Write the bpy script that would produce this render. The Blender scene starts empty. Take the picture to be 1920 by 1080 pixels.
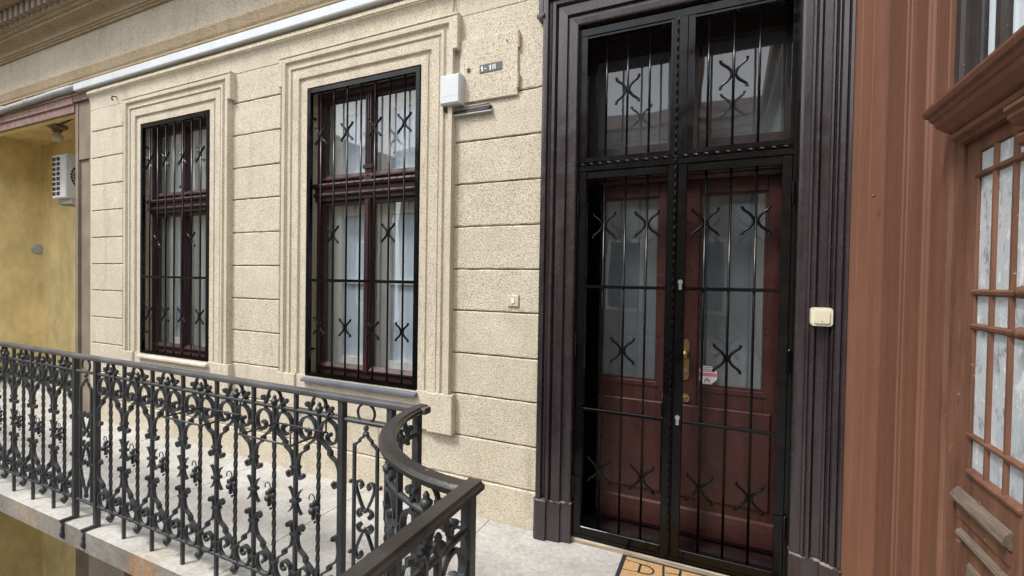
import bpy, math, random
from math import radians as RAD, sin, cos, pi
from mathutils import Vector, Matrix
random.seed(7)
SC = bpy.context.scene
COL = SC.collection
# ------------------------------------------------------------------ camera
EYE = 1.5
F_PX, YAW, PIT, ROL = 875.38, -.428349, -.0169429, .0163576
cam = bpy.data.cameras.new('camera'); cam.sensor_width = 36; cam.lens = F_PX / 1920 * 36
cam.clip_start = .02; cam.clip_end = 500
co = bpy.data.objects.new('camera', cam); COL.objects.link(co)
fw = Vector((sin(YAW)*cos(PIT), cos(YAW)*cos(PIT), sin(PIT)))
rt = Vector((cos(YAW), -sin(YAW), 0)); up = rt.cross(fw)
r2 = rt*cos(ROL)+up*sin(ROL); u2 = -rt*sin(ROL)+up*cos(ROL)
co.matrix_world = Matrix(((r2.x, u2.x, -fw.x, 0), (r2.y, u2.y, -fw.y, 0), (r2.z, u2.z, -fw.z, EYE), (0, 0, 0, 1)))
SC.camera = co
# ------------------------------------------------------------------ world, sun, exposure
w = bpy.data.worlds.new('World'); SC.world = w; w.use_nodes = True
nt = w.node_tree; nt.nodes.clear()
sky = nt.nodes.new('ShaderNodeTexSky'); sky.sky_type = 'NISHITA'; sky.sun_disc = False
SUN_EL, SUN_AZ = RAD(55), RAD(215)          # azimuth clockwise from +Y
sky.sun_elevation = SUN_EL; sky.sun_rotation = SUN_AZ
sky.air_density = 1.0; sky.dust_density = 3.0; sky.ozone_density = 1.0
tc = nt.nodes.new('ShaderNodeTexCoord')
cl = nt.nodes.new('ShaderNodeTexNoise'); cl.inputs['Scale'].default_value = 2.6; cl.inputs['Detail'].default_value = 7; cl.inputs['Roughness'].default_value = .6
rp = nt.nodes.new('ShaderNodeValToRGB'); rp.color_ramp.elements[0].position = .36; rp.color_ramp.elements[1].position = .6
rp.color_ramp.elements[0].color = (.45, .45, .45, 1); rp.color_ramp.elements[1].color = (.97, .97, .97, 1)
mx = nt.nodes.new('ShaderNodeMixRGB'); mx.inputs[2].default_value = (7.2, 7.4, 7.7, 1)
bg = nt.nodes.new('ShaderNodeBackground'); bg.inputs[1].default_value = .15
out = nt.nodes.new('ShaderNodeOutputWorld')
nt.links.new(tc.outputs['Generated'], cl.inputs['Vector']); nt.links.new(cl.outputs[0], rp.inputs[0])
nt.links.new(rp.outputs[0], mx.inputs[0]); nt.links.new(sky.outputs[0], mx.inputs[1])
nt.links.new(mx.outputs[0], bg.inputs[0]); nt.links.new(bg.outputs[0], out.inputs[0])
sl = bpy.data.lights.new('sun', 'SUN'); sl.energy = 1.5; sl.angle = RAD(12); sl.color = (1, .965, .91)
so = bpy.data.objects.new('sun', sl); COL.objects.link(so)
sd = Vector((sin(SUN_AZ)*cos(SUN_EL), cos(SUN_AZ)*cos(SUN_EL), sin(SUN_EL)))
so.rotation_euler = sd.to_track_quat('Z', 'Y').to_euler()
vs = SC.view_settings; vs.view_transform = 'Standard'; vs.look = 'None'; vs.gamma = 1; vs.use_curve_mapping = False
vs.exposure = 1.15
SC.render.engine = 'CYCLES'; SC.cycles.max_bounces = 8; SC.cycles.transparent_max_bounces = 16
SC.cycles.caustics_reflective = False; SC.cycles.caustics_refractive = False

# ------------------------------------------------------------------ materials
MATS = {}
def base_mat(name, col, rough=.5, spec=.5, metal=0.):
    m = bpy.data.materials.new(name); m.use_nodes = True
    b = m.node_tree.nodes['Principled BSDF']
    b.inputs['Base Color'].default_value = (*col, 1); b.inputs['Roughness'].default_value = rough
    b.inputs['Specular IOR Level'].default_value = spec; b.inputs['Metallic'].default_value = metal
    MATS[name] = m; return m, m.node_tree, b
def noise(t, scale, detail=4, rough=.55, vec=None, stretch=None):
    n = t.nodes.new('ShaderNodeTexNoise'); n.inputs['Scale'].default_value = scale
    n.inputs['Detail'].default_value = detail; n.inputs['Roughness'].default_value = rough
    c = t.nodes.new('ShaderNodeTexCoord'); s = c.outputs['Object']
    if stretch:
        mp = t.nodes.new('ShaderNodeMapping'); mp.inputs['Scale'].default_value = stretch
        t.links.new(s, mp.inputs[0]); s = mp.outputs[0]
    t.links.new(s, n.inputs['Vector']); return n.outputs[0]
def ramp(t, sock, stops):
    r = t.nodes.new('ShaderNodeValToRGB'); e = r.color_ramp.elements
    while len(e) < len(stops): e.new(.5)
    for i, (p, c) in enumerate(stops): e[i].position = p; e[i].color = (*c, 1) if len(c) == 3 else c
    t.links.new(sock, r.inputs[0]); return r.outputs[0]
def mixc(t, a, b, fac, mode='MIX'):
    m = t.nodes.new('ShaderNodeMixRGB'); m.blend_type = mode
    for i, v in ((0, fac), (1, a), (2, b)):
        if hasattr(v, 'is_linked') or hasattr(v, 'links'): t.links.new(v, m.inputs[i])
        elif isinstance(v, (int, float)): m.inputs[i].default_value = v
        else: m.inputs[i].default_value = (*v, 1)
    return m.outputs[0]
def bump(t, b, sock, strength, dist=.005):
    n = t.nodes.new('ShaderNodeBump'); n.inputs['Strength'].default_value = strength; n.inputs['Distance'].default_value = dist
    t.links.new(sock, n.inputs['Height']); t.links.new(n.outputs[0], b.inputs['Normal'])
def g(v): return (v, v, v)

def plaster(name, c0, c1, speck, s=105., cov=.40, bumpy=.75):
    m, t, b = base_mat(name, c0, .92, .15)
    big = ramp(t, noise(t, 1.7, 5, .6), [(.36, c0), (.64, c1)])
    stk = ramp(t, noise(t, 2.2, 6, .7, stretch=(3.2, 3.2, .35)), [(.30, tuple(v*.80 for v in (1, .97, .90))), (.46, g(1.))])
    big = mixc(t, big, stk, 1., 'MULTIPLY')
    fine = noise(t, s, 2.5, .6)
    sp = ramp(t, fine, [(cov-.07, (1, 1, 1)), (cov+.03, (0, 0, 0))])
    c = mixc(t, big, speck, sp)
    hi = ramp(t, fine, [(.54, (0, 0, 0)), (.68, g(.8))])
    c = mixc(t, c, tuple(min(.95, v*1.32) for v in c1), hi)
    mid = ramp(t, noise(t, 9, 5, .65), [(.33, g(.93)), (.62, g(1.03))])
    c = mixc(t, c, mid, 1., 'MULTIPLY')
    t.links.new(c, b.inputs['Base Color'])
    bump(t, b, fine, bumpy, .006)
plaster('plaster', (.60, .54, .428), (.67, .61, .498), (.25, .19, .125), 165, .425, .9)
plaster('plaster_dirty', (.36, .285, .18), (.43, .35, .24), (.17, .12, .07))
plaster('plaster_frieze', (.46, .405, .315), (.53, .47, .38), (.24, .20, .155))
plaster('plaster_trim', (.585, .525, .415), (.65, .59, .48), (.27, .205, .135), 155, .41, .9)
plaster('plaster_lower', (.40, .36, .27), (.46, .41, .31), (.22, .19, .14))

def paint(name, col, rough, var=.25, streak=None, chips=None, chipcov=.70, spec=.5, bmp=.25, bs=60):
    m, t, b = base_mat(name, col, rough, spec)
    dk = tuple(v*(1-var) for v in col); lt = tuple(min(1, v*(1+var)) for v in col)
    c = ramp(t, noise(t, 3.5, 6, .65, stretch=streak), [(.35, dk), (.65, lt)])
    f = noise(t, bs, 4, .6, stretch=streak)
    if chips:
        ch = ramp(t, noise(t, 26, 6, .7), [(chipcov, (0, 0, 0)), (chipcov+.03, (1, 1, 1))])
        c = mixc(t, c, chips, ch)
    if name == 'ochre':
        dm_ = ramp(t, noise(t, 1.1, 6, .7), [(.56, (0, 0, 0)), (.68, g(.28))]); c = mixc(t, c, (.36, .29, .19), dm_)
        cr = ramp(t, noise(t, 18, 8, .8), [(.655, (0, 0, 0)), (.67, g(.8))]); c = mixc(t, c, (.42, .38, .32), cr)
    t.links.new(c, b.inputs['Base Color'])
    rr = ramp(t, noise(t, 14, 4), [(.3, g(max(.05, rough-.1))), (.7, g(min(1, rough+.15)))])
    t.links.new(rr, b.inputs['Roughness'])
    bump(t, b, f, bmp, .002)
paint('casing_paint', (.032, .0235, .0275), .22, .35, (6, 6, .5), (.16, .13, .12), .72, spec=.7, bmp=.35, bs=30)
paint('gate_black', (.002, .002, .0025), .14, .2, spec=.3, bmp=.10)
paint('door_red', (.047, .0155, .014), .30, .28, (5, 5, .6), (.10, .045, .04), .73, spec=.4, bmp=.22)
paint('door_shade', (.018, .009, .009), .4, .2)
paint('window_red', (.034, .010, .0105), .40, .3, (6, 6, .8), (.24, .17, .15), .72)
paint('brown_paint', (.172, .079, .050), .50, .12, (5, 5, .35), (.25, .14, .095), .685, spec=.3, bmp=.7, bs=24)
paint('brown_worn', (.155, .074, .046), .6, .30, (5, 5, .6), (.36, .27, .21), .645, spec=.3, bmp=.9, bs=30)
paint('grey_wood', (.165, .125, .098), .8, .3, (30, 2, 30), (.09, .055, .04), .60, bmp=.9)
paint('rail_grey', (.085, .085, .09), .42, .35, None, (.05, .04, .035), .66, bmp=.4, bs=90)
paint('iron', (.040, .044, .050), .38, .35, None, (.13, .10, .08), .70, bmp=.35, bs=110)
paint('handrail_iron', (.028, .024, .022), .34, .45, None, (.22, .17, .14), .66, bmp=.5, bs=90)
paint('mauve', (.23, .145, .125), .8, .25, (4, 4, 2), (.36, .31, .28), .66)
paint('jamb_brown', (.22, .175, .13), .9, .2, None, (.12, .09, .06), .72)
paint('ochre', (.78, .635, .33), .9, .16, (1, 1, .6), (.60, .46, .23), .70, spec=.15, bmp=.3)
paint('cream_paint', (.88, .85, .76), .45, .06)
paint('white_pvc', (.60, .64, .665), .35, .05, bmp=.05)
paint('cream_plastic', (.74, .71, .55), .35, .04, bmp=.05)
paint('ac_white', (.62, .64, .65), .4, .06, bmp=.05)
paint('dark_plastic', (.012, .012, .013), .5)
paint('cable_black', (.015, .014, .014), .45)
paint('cable_grey', (.30, .27, .23), .6)
paint('conduit_grey', (.40, .41, .42), .4, .15)
paint('sill_grey', (.115, .13, .16), .5, .15)
paint('sill_stone', (.56, .50, .44), .7, .2)
paint('plate_dark', (.10, .105, .115), .5, .3)
paint('white_paint', (.8, .8, .8), .5, .05)
paint('pink_print', (.72, .20, .30), .5, .05)
paint('print_grey', (.25, .25, .27), .6, .05)
paint('rubber', (.014, .015, .018), .8, .3, bmp=.6)
paint('threshold_wood', (.42, .355, .27), .8, .4, (1.5, 30, 30), (.10, .08, .06), .62, bmp=.8)
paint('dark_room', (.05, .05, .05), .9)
paint('reflection_sheet', (.80, .86, .94), .8, .10, (7, 7, .3))
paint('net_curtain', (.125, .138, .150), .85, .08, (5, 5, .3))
paint('transom_curtain', (.78, .84, .85), .8, .12, (16, 16, .2))
paint('old_frame', (.035, .028, .026), .55, .4, (5, 5, .8), (.34, .27, .20), .69, bmp=.5)
paint('roof_tile', (.16, .085, .06), .85, .25)
paint('far_wall', (.36, .33, .27), .9, .15)
paint('concrete', (.16, .155, .15), .95, .2)
paint('worn_edge', (.22, .195, .185), .8, .4, None, (.05, .04, .04), .50)
paint('joint_dirt', (.13, .098, .065), .95, .3)
base_mat('brass', (.40, .30, .14), .38, .5, 1.)
base_mat('chrome', (.75, .75, .75), .25, .5, 1.)
base_mat('bulb', (.75, .74, .70), .25)

def stone():
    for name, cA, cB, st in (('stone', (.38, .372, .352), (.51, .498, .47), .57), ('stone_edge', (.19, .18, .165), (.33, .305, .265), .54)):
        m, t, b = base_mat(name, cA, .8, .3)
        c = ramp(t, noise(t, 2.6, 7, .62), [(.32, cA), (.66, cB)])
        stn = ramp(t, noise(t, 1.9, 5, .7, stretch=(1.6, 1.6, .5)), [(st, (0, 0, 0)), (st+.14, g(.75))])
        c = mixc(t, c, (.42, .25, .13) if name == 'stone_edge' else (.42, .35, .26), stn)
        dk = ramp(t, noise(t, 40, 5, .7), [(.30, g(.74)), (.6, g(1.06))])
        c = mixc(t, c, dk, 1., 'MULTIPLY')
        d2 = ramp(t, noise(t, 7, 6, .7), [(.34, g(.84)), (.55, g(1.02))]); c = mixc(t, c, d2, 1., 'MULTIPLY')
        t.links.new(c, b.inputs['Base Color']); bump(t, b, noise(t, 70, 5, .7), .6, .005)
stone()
def coir():
    m, t, b = base_mat('coir', (.48, .30, .14), .95, .1)
    f = noise(t, 160, 3, .7)
    t.links.new(ramp(t, f, [(.3, (.30, .17, .07)), (.52, (.52, .33, .16)), (.75, (.66, .46, .25))]), b.inputs['Base Color']); bump(t, b, f, 1., .006)
coir()
def flaked():
    m, t, b = base_mat('flaked_film', (.6, .65, .68), .35, .4)
    n = noise(t, 26, 7, .8, stretch=(1, 1, .5)); n2 = noise(t, 9, 4, .6, stretch=(1, 1, .4))
    c = ramp(t, n, [(.36, (.20, .205, .21)), (.42, (.42, .45, .47)), (.48, (.60, .64, .67)), (.535, (.44, .49, .53)), (.59, (.78, .80, .82))])
    c = mixc(t, c, (.44, .50, .55), ramp(t, n2, [(.50, (0, 0, 0)), (.60, g(.75))]))
    t.links.new(c, b.inputs['Base Color']); bump(t, b, n, .8, .006)
flaked()
def glass(name, k, rough=.0):
    m = bpy.data.materials.new(name); m.use_nodes = True; t = m.node_tree; t.nodes.clear()
    o = t.nodes.new('ShaderNodeOutputMaterial'); mxs = t.nodes.new('ShaderNodeMixShader')
    tr = t.nodes.new('ShaderNodeBsdfTransparent'); tr.inputs[0].default_value = (.95, .965, .975, 1)
    gl = t.nodes.new('ShaderNodeBsdfGlossy'); gl.inputs['Roughness'].default_value = rough
    fr = t.nodes.new('ShaderNodeFresnel'); fr.inputs[0].default_value = 1.5
    mu = t.nodes.new('ShaderNodeMath'); mu.operation = 'MULTIPLY'; mu.inputs[1].default_value = k; mu.use_clamp = True
    c = t.nodes.new('ShaderNodeTexCoord'); n = t.nodes.new('ShaderNodeTexNoise'); n.inputs['Scale'].default_value = 2.2; n.inputs['Detail'].default_value = 1
    bp = t.nodes.new('ShaderNodeBump'); bp.inputs['Strength'].default_value = .10; bp.inputs['Distance'].default_value = .02
    t.links.new(c.outputs['Object'], n.inputs[0]); t.links.new(n.outputs[0], bp.inputs['Height']); t.links.new(bp.outputs[0], gl.inputs['Normal'])
    ge = t.nodes.new('ShaderNodeNewGeometry'); fl_ = t.nodes.new('ShaderNodeMath'); fl_.operation = 'SUBTRACT'; fl_.inputs[0].default_value = 1
    t.links.new(ge.outputs['Backfacing'], fl_.inputs[1]); m2 = t.nodes.new('ShaderNodeMath'); m2.operation = 'MULTIPLY'
    t.links.new(fr.outputs[0], mu.inputs[0]); t.links.new(mu.outputs[0], m2.inputs[0]); t.links.new(fl_.outputs[0], m2.inputs[1]); t.links.new(m2.outputs[0], mxs.inputs[0])
    t.links.new(tr.outputs[0], mxs.inputs[1]); t.links.new(gl.outputs[0], mxs.inputs[2]); t.links.new(mxs.outputs[0], o.inputs[0])
    MATS[name] = m
glass('glass', 3.4)
glass('glass_inner', .9)
glass('glass_door', 2.0)
glass('glass_transom', 2.5)
glass('glass_far', 3.5)

# ------------------------------------------------------------------ mesh helpers
class MB:
    def __init__(s): s.v = []; s.f = []
    def add(s, v, f):
        o = len(s.v); s.v += [tuple(p) for p in v]; s.f += [tuple(i+o for i in q) for q in f]; return s
    def box(s, x0, x1, y0, y1, z0, z1):
        x0, x1 = min(x0, x1), max(x0, x1); y0, y1 = min(y0, y1), max(y0, y1); z0, z1 = min(z0, z1), max(z0, z1)
        return s.add([(x0,y0,z0),(x1,y0,z0),(x1,y1,z0),(x0,y1,z0),(x0,y0,z1),(x1,y0,z1),(x1,y1,z1),(x0,y1,z1)],
                     [(0,3,2,1),(4,5,6,7),(0,1,5,4),(1,2,6,5),(2,3,7,6),(3,0,4,7)])
    def cbox(s, x0, x1, y0, y1, z0, z1, c=.003, axis='y', sgn=-1):
        """box whose face towards sgn*axis has chamfered edges"""
        def P(a, d, b):   # a along face-x, d depth coordinate, b height
            return (a, d, b) if axis == 'y' else (d, a, b)
        A0, A1, D0, D1 = (x0, x1, y0, y1) if axis == 'y' else (y0, y1, x0, x1)
        fr, bk = (D0, D1) if sgn < 0 else (D1, D0)
        m = fr - sgn*c
        v = [P(a, bk, b) for a, b in ((A0,z0),(A1,z0),(A1,z1),(A0,z1))] + [P(a, m, b) for a, b in ((A0,z0),(A1,z0),(A1,z1),(A0,z1))] \
          + [P(a, fr, b) for a, b in ((A0+c,z0+c),(A1-c,z0+c),(A1-c,z1-c),(A0+c,z1-c))]
        f = [(3,2,1,0),(8,9,10,11)]
        for i in range(4):
            j = (i+1) % 4; f += [(i,j,4+j,4+i),(4+i,4+j,8+j,8+i)]
        return s.add(v, f)
    def tube(s, pts, r, n=8, closed=False):
        pts = [Vector(p) for p in pts]; N = len(pts); vv = []
        ref = None
        for i, p in enumerate(pts):
            a = pts[(i-1) % N] if (closed or i) else p; b = pts[(i+1) % N] if (closed or i < N-1) else p
            d = (b-a).normalized()
            if ref is None: ref = d.orthogonal().normalized()
            ref = (ref - d*ref.dot(d)).normalized(); q = d.cross(ref)
            rr = r[i] if isinstance(r, (list, tuple)) else r
            vv += [p + (ref*cos(2*pi*k/n)+q*sin(2*pi*k/n))*rr for k in range(n)]
        ff = []
        for i in range(N if closed else N-1):
            o, o2 = i*n, ((i+1) % N)*n
            ff += [(o+k, o+(k+1) % n, o2+(k+1) % n, o2+k) for k in range(n)]
        if not closed: ff += [tuple(range(n))[::-1], tuple((N-1)*n+k for k in range(n))]
        return s.add(vv, ff)
    def strip(s, pts, wd, dep, nn=0.):
        """flat iron swept in the (s,z) plane, wd in plane, dep along n"""
        N = len(pts); vv = []
        for i, (a, b) in enumerate(pts):
            p0 = pts[max(0, i-1)]; p1 = pts[min(N-1, i+1)]
            tx, tz = p1[0]-p0[0], p1[1]-p0[1]; l = math.hypot(tx, tz) or 1
            nx, nz = -tz/l*wd/2, tx/l*wd/2
            vv += [(a+nx, nn-dep/2, b+nz), (a-nx, nn-dep/2, b-nz), (a-nx, nn+dep/2, b-nz), (a+nx, nn+dep/2, b+nz)]
        ff = [(3,2,1,0), tuple((N-1)*4+k for k in range(4))]
        for i in range(N-1): ff += [(i*4+k, i*4+(k+1) % 4, i*4+4+(k+1) % 4, i*4+4+k) for k in range(4)]
        return s.add(vv, ff)
    def lathe(s, prof, c, n=10, axis='z'):
        vv = []
        for r, h in prof:
            for k in range(n):
                a = 2*pi*k/n
                d = {'z': (r*cos(a), r*sin(a), h), 'y': (r*cos(a), h, r*sin(a)), 'x': (h, r*cos(a), r*sin(a))}[axis]
                vv.append((c[0]+d[0], c[1]+d[1], c[2]+d[2]))
        N = len(prof); ff = [tuple(range(n)), tuple((N-1)*n+k for k in range(n))]
        for i in range(N-1): ff += [(i*n+k, i*n+(k+1) % n, i*n+n+(k+1) % n, i*n+n+k) for k in range(n)]
        return s.add(vv, ff)
    def ball(s, c, r, n=8, sq=(1, 1, 1)):
        vv = []; ff = []; m = n//2+1
        for i in range(m):
            t = pi*i/(m-1)
            for k in range(n): vv.append((c[0]+r*sq[0]*sin(t)*cos(2*pi*k/n), c[1]+r*sq[1]*sin(t)*sin(2*pi*k/n), c[2]+r*sq[2]*cos(t)))
        for i in range(m-1): ff += [(i*n+k, i*n+(k+1) % n, i*n+n+(k+1) % n, i*n+n+k) for k in range(n)]
        return s.add(vv, ff)
    def prism(s, poly, a0, a1, axis):
        """extrude polygon: axis 'z' poly=(x,y); 'x' poly=(y,z); 'y' poly=(x,z)"""
        def P(p, a): return {'z': (p[0], p[1], a), 'x': (a, p[0], p[1]), 'y': (p[0], a, p[1])}[axis]
        n = len(poly); v = [P(p, a0) for p in poly]+[P(p, a1) for p in poly]
        f = [(i, (i+1) % n, n+(i+1) % n, n+i) for i in range(n)]
        return s.add(v, f+[tuple(range(n))[::-1], tuple(range(n, 2*n))])
    def mesh(s, name, mat, smooth=False, warp=None):
        me = bpy.data.meshes.new(name)
        me.from_pydata([warp(p) for p in s.v] if warp else s.v, [], s.f); me.update()
        import bmesh
        bm = bmesh.new(); bm.from_mesh(me); bmesh.ops.recalc_face_normals(bm, faces=bm.faces); bm.to_mesh(me); bm.free()
        me.materials.append(MATS[mat])
        if smooth:
            for p in me.polygons: p.use_smooth = True
        return me
    def build(s, name, mat, parent=None, smooth=False, label=None):
        return put(name, s.mesh(name, mat, smooth), parent, label)
def rough_block(x0, x1, y0, y1, z0, z1, c=.005, jit=.0016):
    n = max(6, int((x1-x0)/.035)); m = max(4, int((z1-z0)/.05)); J = lambda: random.uniform(-jit, jit)
    out = [(x0+(x1-x0)*k/n, z0) for k in range(n)]+[(x1, z0+(z1-z0)*k/m) for k in range(m)]+[(x1-(x1-x0)*k/n, z1) for k in range(n)]+[(x0, z1-(z1-z0)*k/m) for k in range(m)]
    N = len(out); cx, cz = (x0+x1)/2, (z0+z1)/2
    A = [(a, b+J()) for a, b in out]
    I = []
    for a, b in A:
        q = c*random.uniform(.6, 1.7)
        I.append((min(max(a, x0+q), x1-q), min(max(b, z0+q), z1-q)))
    mb = MB(); v = [(a, y1, b) for a, b in A]+[(a, y0+c*random.uniform(.6, 1.4), b) for a, b in A]+[(a, y0, b) for a, b in I]
    f = [tuple(range(2*N, 3*N))]
    for k in range(N):
        l = (k+1) % N; f += [(k, l, N+l, N+k), (N+k, N+l, 2*N+l, 2*N+k)]
    return mb.add(v, f)
def put(name, me, parent=None, label=None, loc=None):
    o = bpy.data.objects.new(name, me); COL.objects.link(o)
    if parent: o.parent = parent
    if loc: o.location = loc
    if label: o['label'] = label
    return o
def thing(name, label, cat, group=None, loc=(0, 0, 0), rz=0):
    o = bpy.data.objects.new(name, None); o.empty_display_size = .1; COL.objects.link(o); o.location = loc; o.rotation_euler = (0, 0, rz)
    return tag(o, label, cat, group)
def tag(o, label, cat, group=None):
    o['label'] = label; o['category'] = cat
    if group: o['group'] = group
    return o
def B(*a): return MB().box(*a)
def smoothpath(pts, k=4):
    out = []; N = len(pts)
    for i in range(N-1):
        p0, p1, p2, p3 = pts[max(0, i-1)], pts[i], pts[i+1], pts[min(N-1, i+2)]
        for j in range(k):
            t = j/k
            out.append(tuple(.5*((2*p1[d])+(-p0[d]+p2[d])*t+(2*p0[d]-5*p1[d]+4*p2[d]-p3[d])*t*t+(-p0[d]+3*p1[d]-3*p2[d]+p3[d])*t**3) for d in range(len(p1))))
    out.append(pts[-1]); return out
def ring_sweep(path, prof, closed=False):
    """sweep prof [(u outward, n proud)] along an XZ path (mitred). outward = left of travel. wall face at y=FY"""
    mb = MB(); N = len(path); vv = []; m = len(prof)
    for i in range(N):
        p = Vector(path[i]); 
        d0 = (Vector(path[i])-Vector(path[i-1])).normalized() if i else None
        d1 = (Vector(path[i+1])-Vector(path[i])).normalized() if i < N-1 else None
        n0 = Vector((-d0.y, d0.x)) if d0 else None; n1 = Vector((-d1.y, d1.x)) if d1 else None
        if n0 is None: nn = n1
        elif n1 is None: nn = n0
        else: nn = (n0+n1)/(1+n0.dot(n1))
        for u, q in prof: vv.append((p.x+nn.x*u, FY-q, p.y+nn.y*u))
    ff = []
    for i in range(N-1): ff += [(i*m+k, i*m+k+1, i*m+m+k+1, i*m+m+k) for k in range(m-1)]
    ff += [tuple(range(m))[::-1], tuple((N-1)*m+k for k in range(m))]
    mb.add(vv, ff); return mb
FY = 2.59            # facade face

# ------------------------------------------------------------------ ground and gallery floor
o = B(-40, 30, -40, 30, -4.7, -4.5).build('ground', 'concrete'); o['kind'] = 'structure'
CX, CY, RAX = -.545, 1.48, .515      # centre and axis radius of the rounded corner
def corner_arc(r, n=14): return [(CX+r*cos(pi+pi/2*k/n), CY+r*sin(pi+pi/2*k/n)) for k in range(n+1)]
EDGE = .055
fl = MB()
fl.prism([(-9.79, CY-EDGE+.02), (-1.3, CY-EDGE+.02)] + corner_arc(RAX+EDGE-.02) + [(CX-EDGE+.02, -9), (.6, -9), (.6, 2.75), (-9.79, 2.75)], -.115, -.006, 'z')
floor = fl.build('gallery_floor', 'stone_edge'); floor['kind'] = 'structure'
cuts = [-9.78, -7.9, -6.2, -4.75, -3.36, -2.28, -1.31]
for i in range(len(cuts)-1):
    a, b = cuts[i]+.0025, cuts[i+1]-.0025
    h = random.uniform(-.0015, .0015)
    e = random.uniform(-.006, .006)
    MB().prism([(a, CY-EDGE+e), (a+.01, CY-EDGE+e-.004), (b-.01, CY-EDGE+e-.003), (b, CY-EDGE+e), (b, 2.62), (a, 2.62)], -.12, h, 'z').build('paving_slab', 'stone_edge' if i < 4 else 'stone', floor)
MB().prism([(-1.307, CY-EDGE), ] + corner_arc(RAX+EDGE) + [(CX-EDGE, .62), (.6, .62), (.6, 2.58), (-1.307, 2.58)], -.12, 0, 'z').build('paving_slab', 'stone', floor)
for y0, y1 in ((.615, -.9), (-.905, -2.5), (-2.505, -4.2), (-4.205, -8.9)):
    B(CX-EDGE, .6, y1, y0, -.12, random.uniform(-.001, .001)).build('paving_slab', 'stone', floor)
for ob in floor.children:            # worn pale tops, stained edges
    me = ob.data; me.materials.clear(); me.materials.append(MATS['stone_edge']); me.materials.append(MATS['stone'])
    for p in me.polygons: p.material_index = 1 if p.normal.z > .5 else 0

# ------------------------------------------------------------------ main building
bld = thing('courtyard_building', 'cream roughcast courtyard building with grooved block courses and two barred windows', 'building')
XL, XRR = -6.02, .60
W1, W2 = (-5.035, -4.03), (-2.875, -1.858)
WZ0, WZ1 = .745, 2.90
DX0, DX1, DZ1 = -.80, .31, 2.97
core = MB()
Y0, Y1 = 2.601, 3.02
core.box(XL, XRR, Y0, Y1, DZ1, 4.7)
for a, b in ((XL, W1[0]), (W1[1], W2[0]), (W2[1], DX0), (DX1, XRR)): core.box(a, b, Y0, Y1, 0, DZ1-.0005)
for a, b in (W1, W2): core.box(a+.0005, b-.0005, Y0, Y1, 0, WZ0-.02); core.box(a+.0005, b-.0005, Y0, Y1, WZ1, DZ1-.001)
core.build('wall', 'plaster_trim', bld)
B(XL, XRR, 3.03, 3.6, 0, 4.7).build('rear_light_block', 'dark_room', bld)  # unseen dark box added to stop sky light entering behind the windows
low = MB()
LW = (-5.36, -3.95)
low.box(XL, LW[0], Y0-.012, Y1, -4.5, -.001); low.box(LW[1], XRR, Y0-.012, Y1, -4.5, -.001); low.box(LW[0], LW[1], Y0-.012, Y1, -1.45, -.001); low.box(LW[0], LW[1], Y0-.012, Y1, -4.5, -3.6)
low.box(XL, XRR, Y1+.01, 3.6, -4.5, -.001)
low.build('lower_wall', 'plaster_lower', bld)
lwn = B(LW[0]+.01, LW[1]-.01, 2.80, 2.86, -3.6, -1.46).build('lower_window', 'window_red', bld)
for k in range(2):
    B(LW[0]+.08+k*.67, LW[0]+.70+k*.67, 2.79, 2.797, -3.5, -1.55).build('pane', 'glass_far', lwn)
# stone blocks (roughcast courses with incised joints)
zR = [.233, .497, .766, 1.028, 1.301, 1.565, 1.835, 2.106, 2.375, 2.645]
zM = [.233, .497, .772, 1.045, 1.313, 1.583, 1.855, 2.130, 2.391, 2.661, 2.93]
zL = [.233, .497, .786, 1.055, 1.327, 1.596, 1.866, 2.141, 2.405, 2.680, 2.952]
def courses(x0, x1, zs, top):
    B(x0+.003, x1-.003, 2.5965, 2.6008, .24, top-.003).build('joint_bed', 'joint_dirt', bld)
    zz = [0.] + zs + [top]
    for i in range(len(zz)-1):
        gz = .004
        p = random.uniform(0, .002)
        a, b = zz[i]+(gz if i else -.01), zz[i+1]-(gz if i < len(zz)-2 else 0)
        rough_block(x0, x1, FY-p-(.006 if i == 0 else 0), Y0+.004, a, b).build('stone_block', 'plaster', bld)
courses(-1.62, -.97, zR[1:], 3.175)
courses(-3.80, -3.205, zM[1:], 3.175)
courses(-5.975, -5.40, zL[1:], 3.175)
for a, b in ((-5.975, -4.9), (-4.895, -3.5), (-3.495, -2.2), (-2.195, -.97)):
    rough_block(a, b, FY-.007, Y0+.003, -.01, .229).build('stone_block', 'plaster', bld)
    rough_block(a, b, FY-.001, Y0+.003, .237, .493).build('stone_block', 'plaster', bld)
bld_blocks_fix = [ob for ob in bld.children if ob.name.startswith('stone_block')]
# remove the doubled lowest block of each column (the long base courses replace them)
for ob in bld_blocks_fix:
    zs = [v.co.z for v in ob.data.vertices]; xs = [v.co.x for v in ob.data.vertices]
    if min(zs) < 0 and max(zs) > .45: bpy.data.objects.remove(ob)
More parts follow.
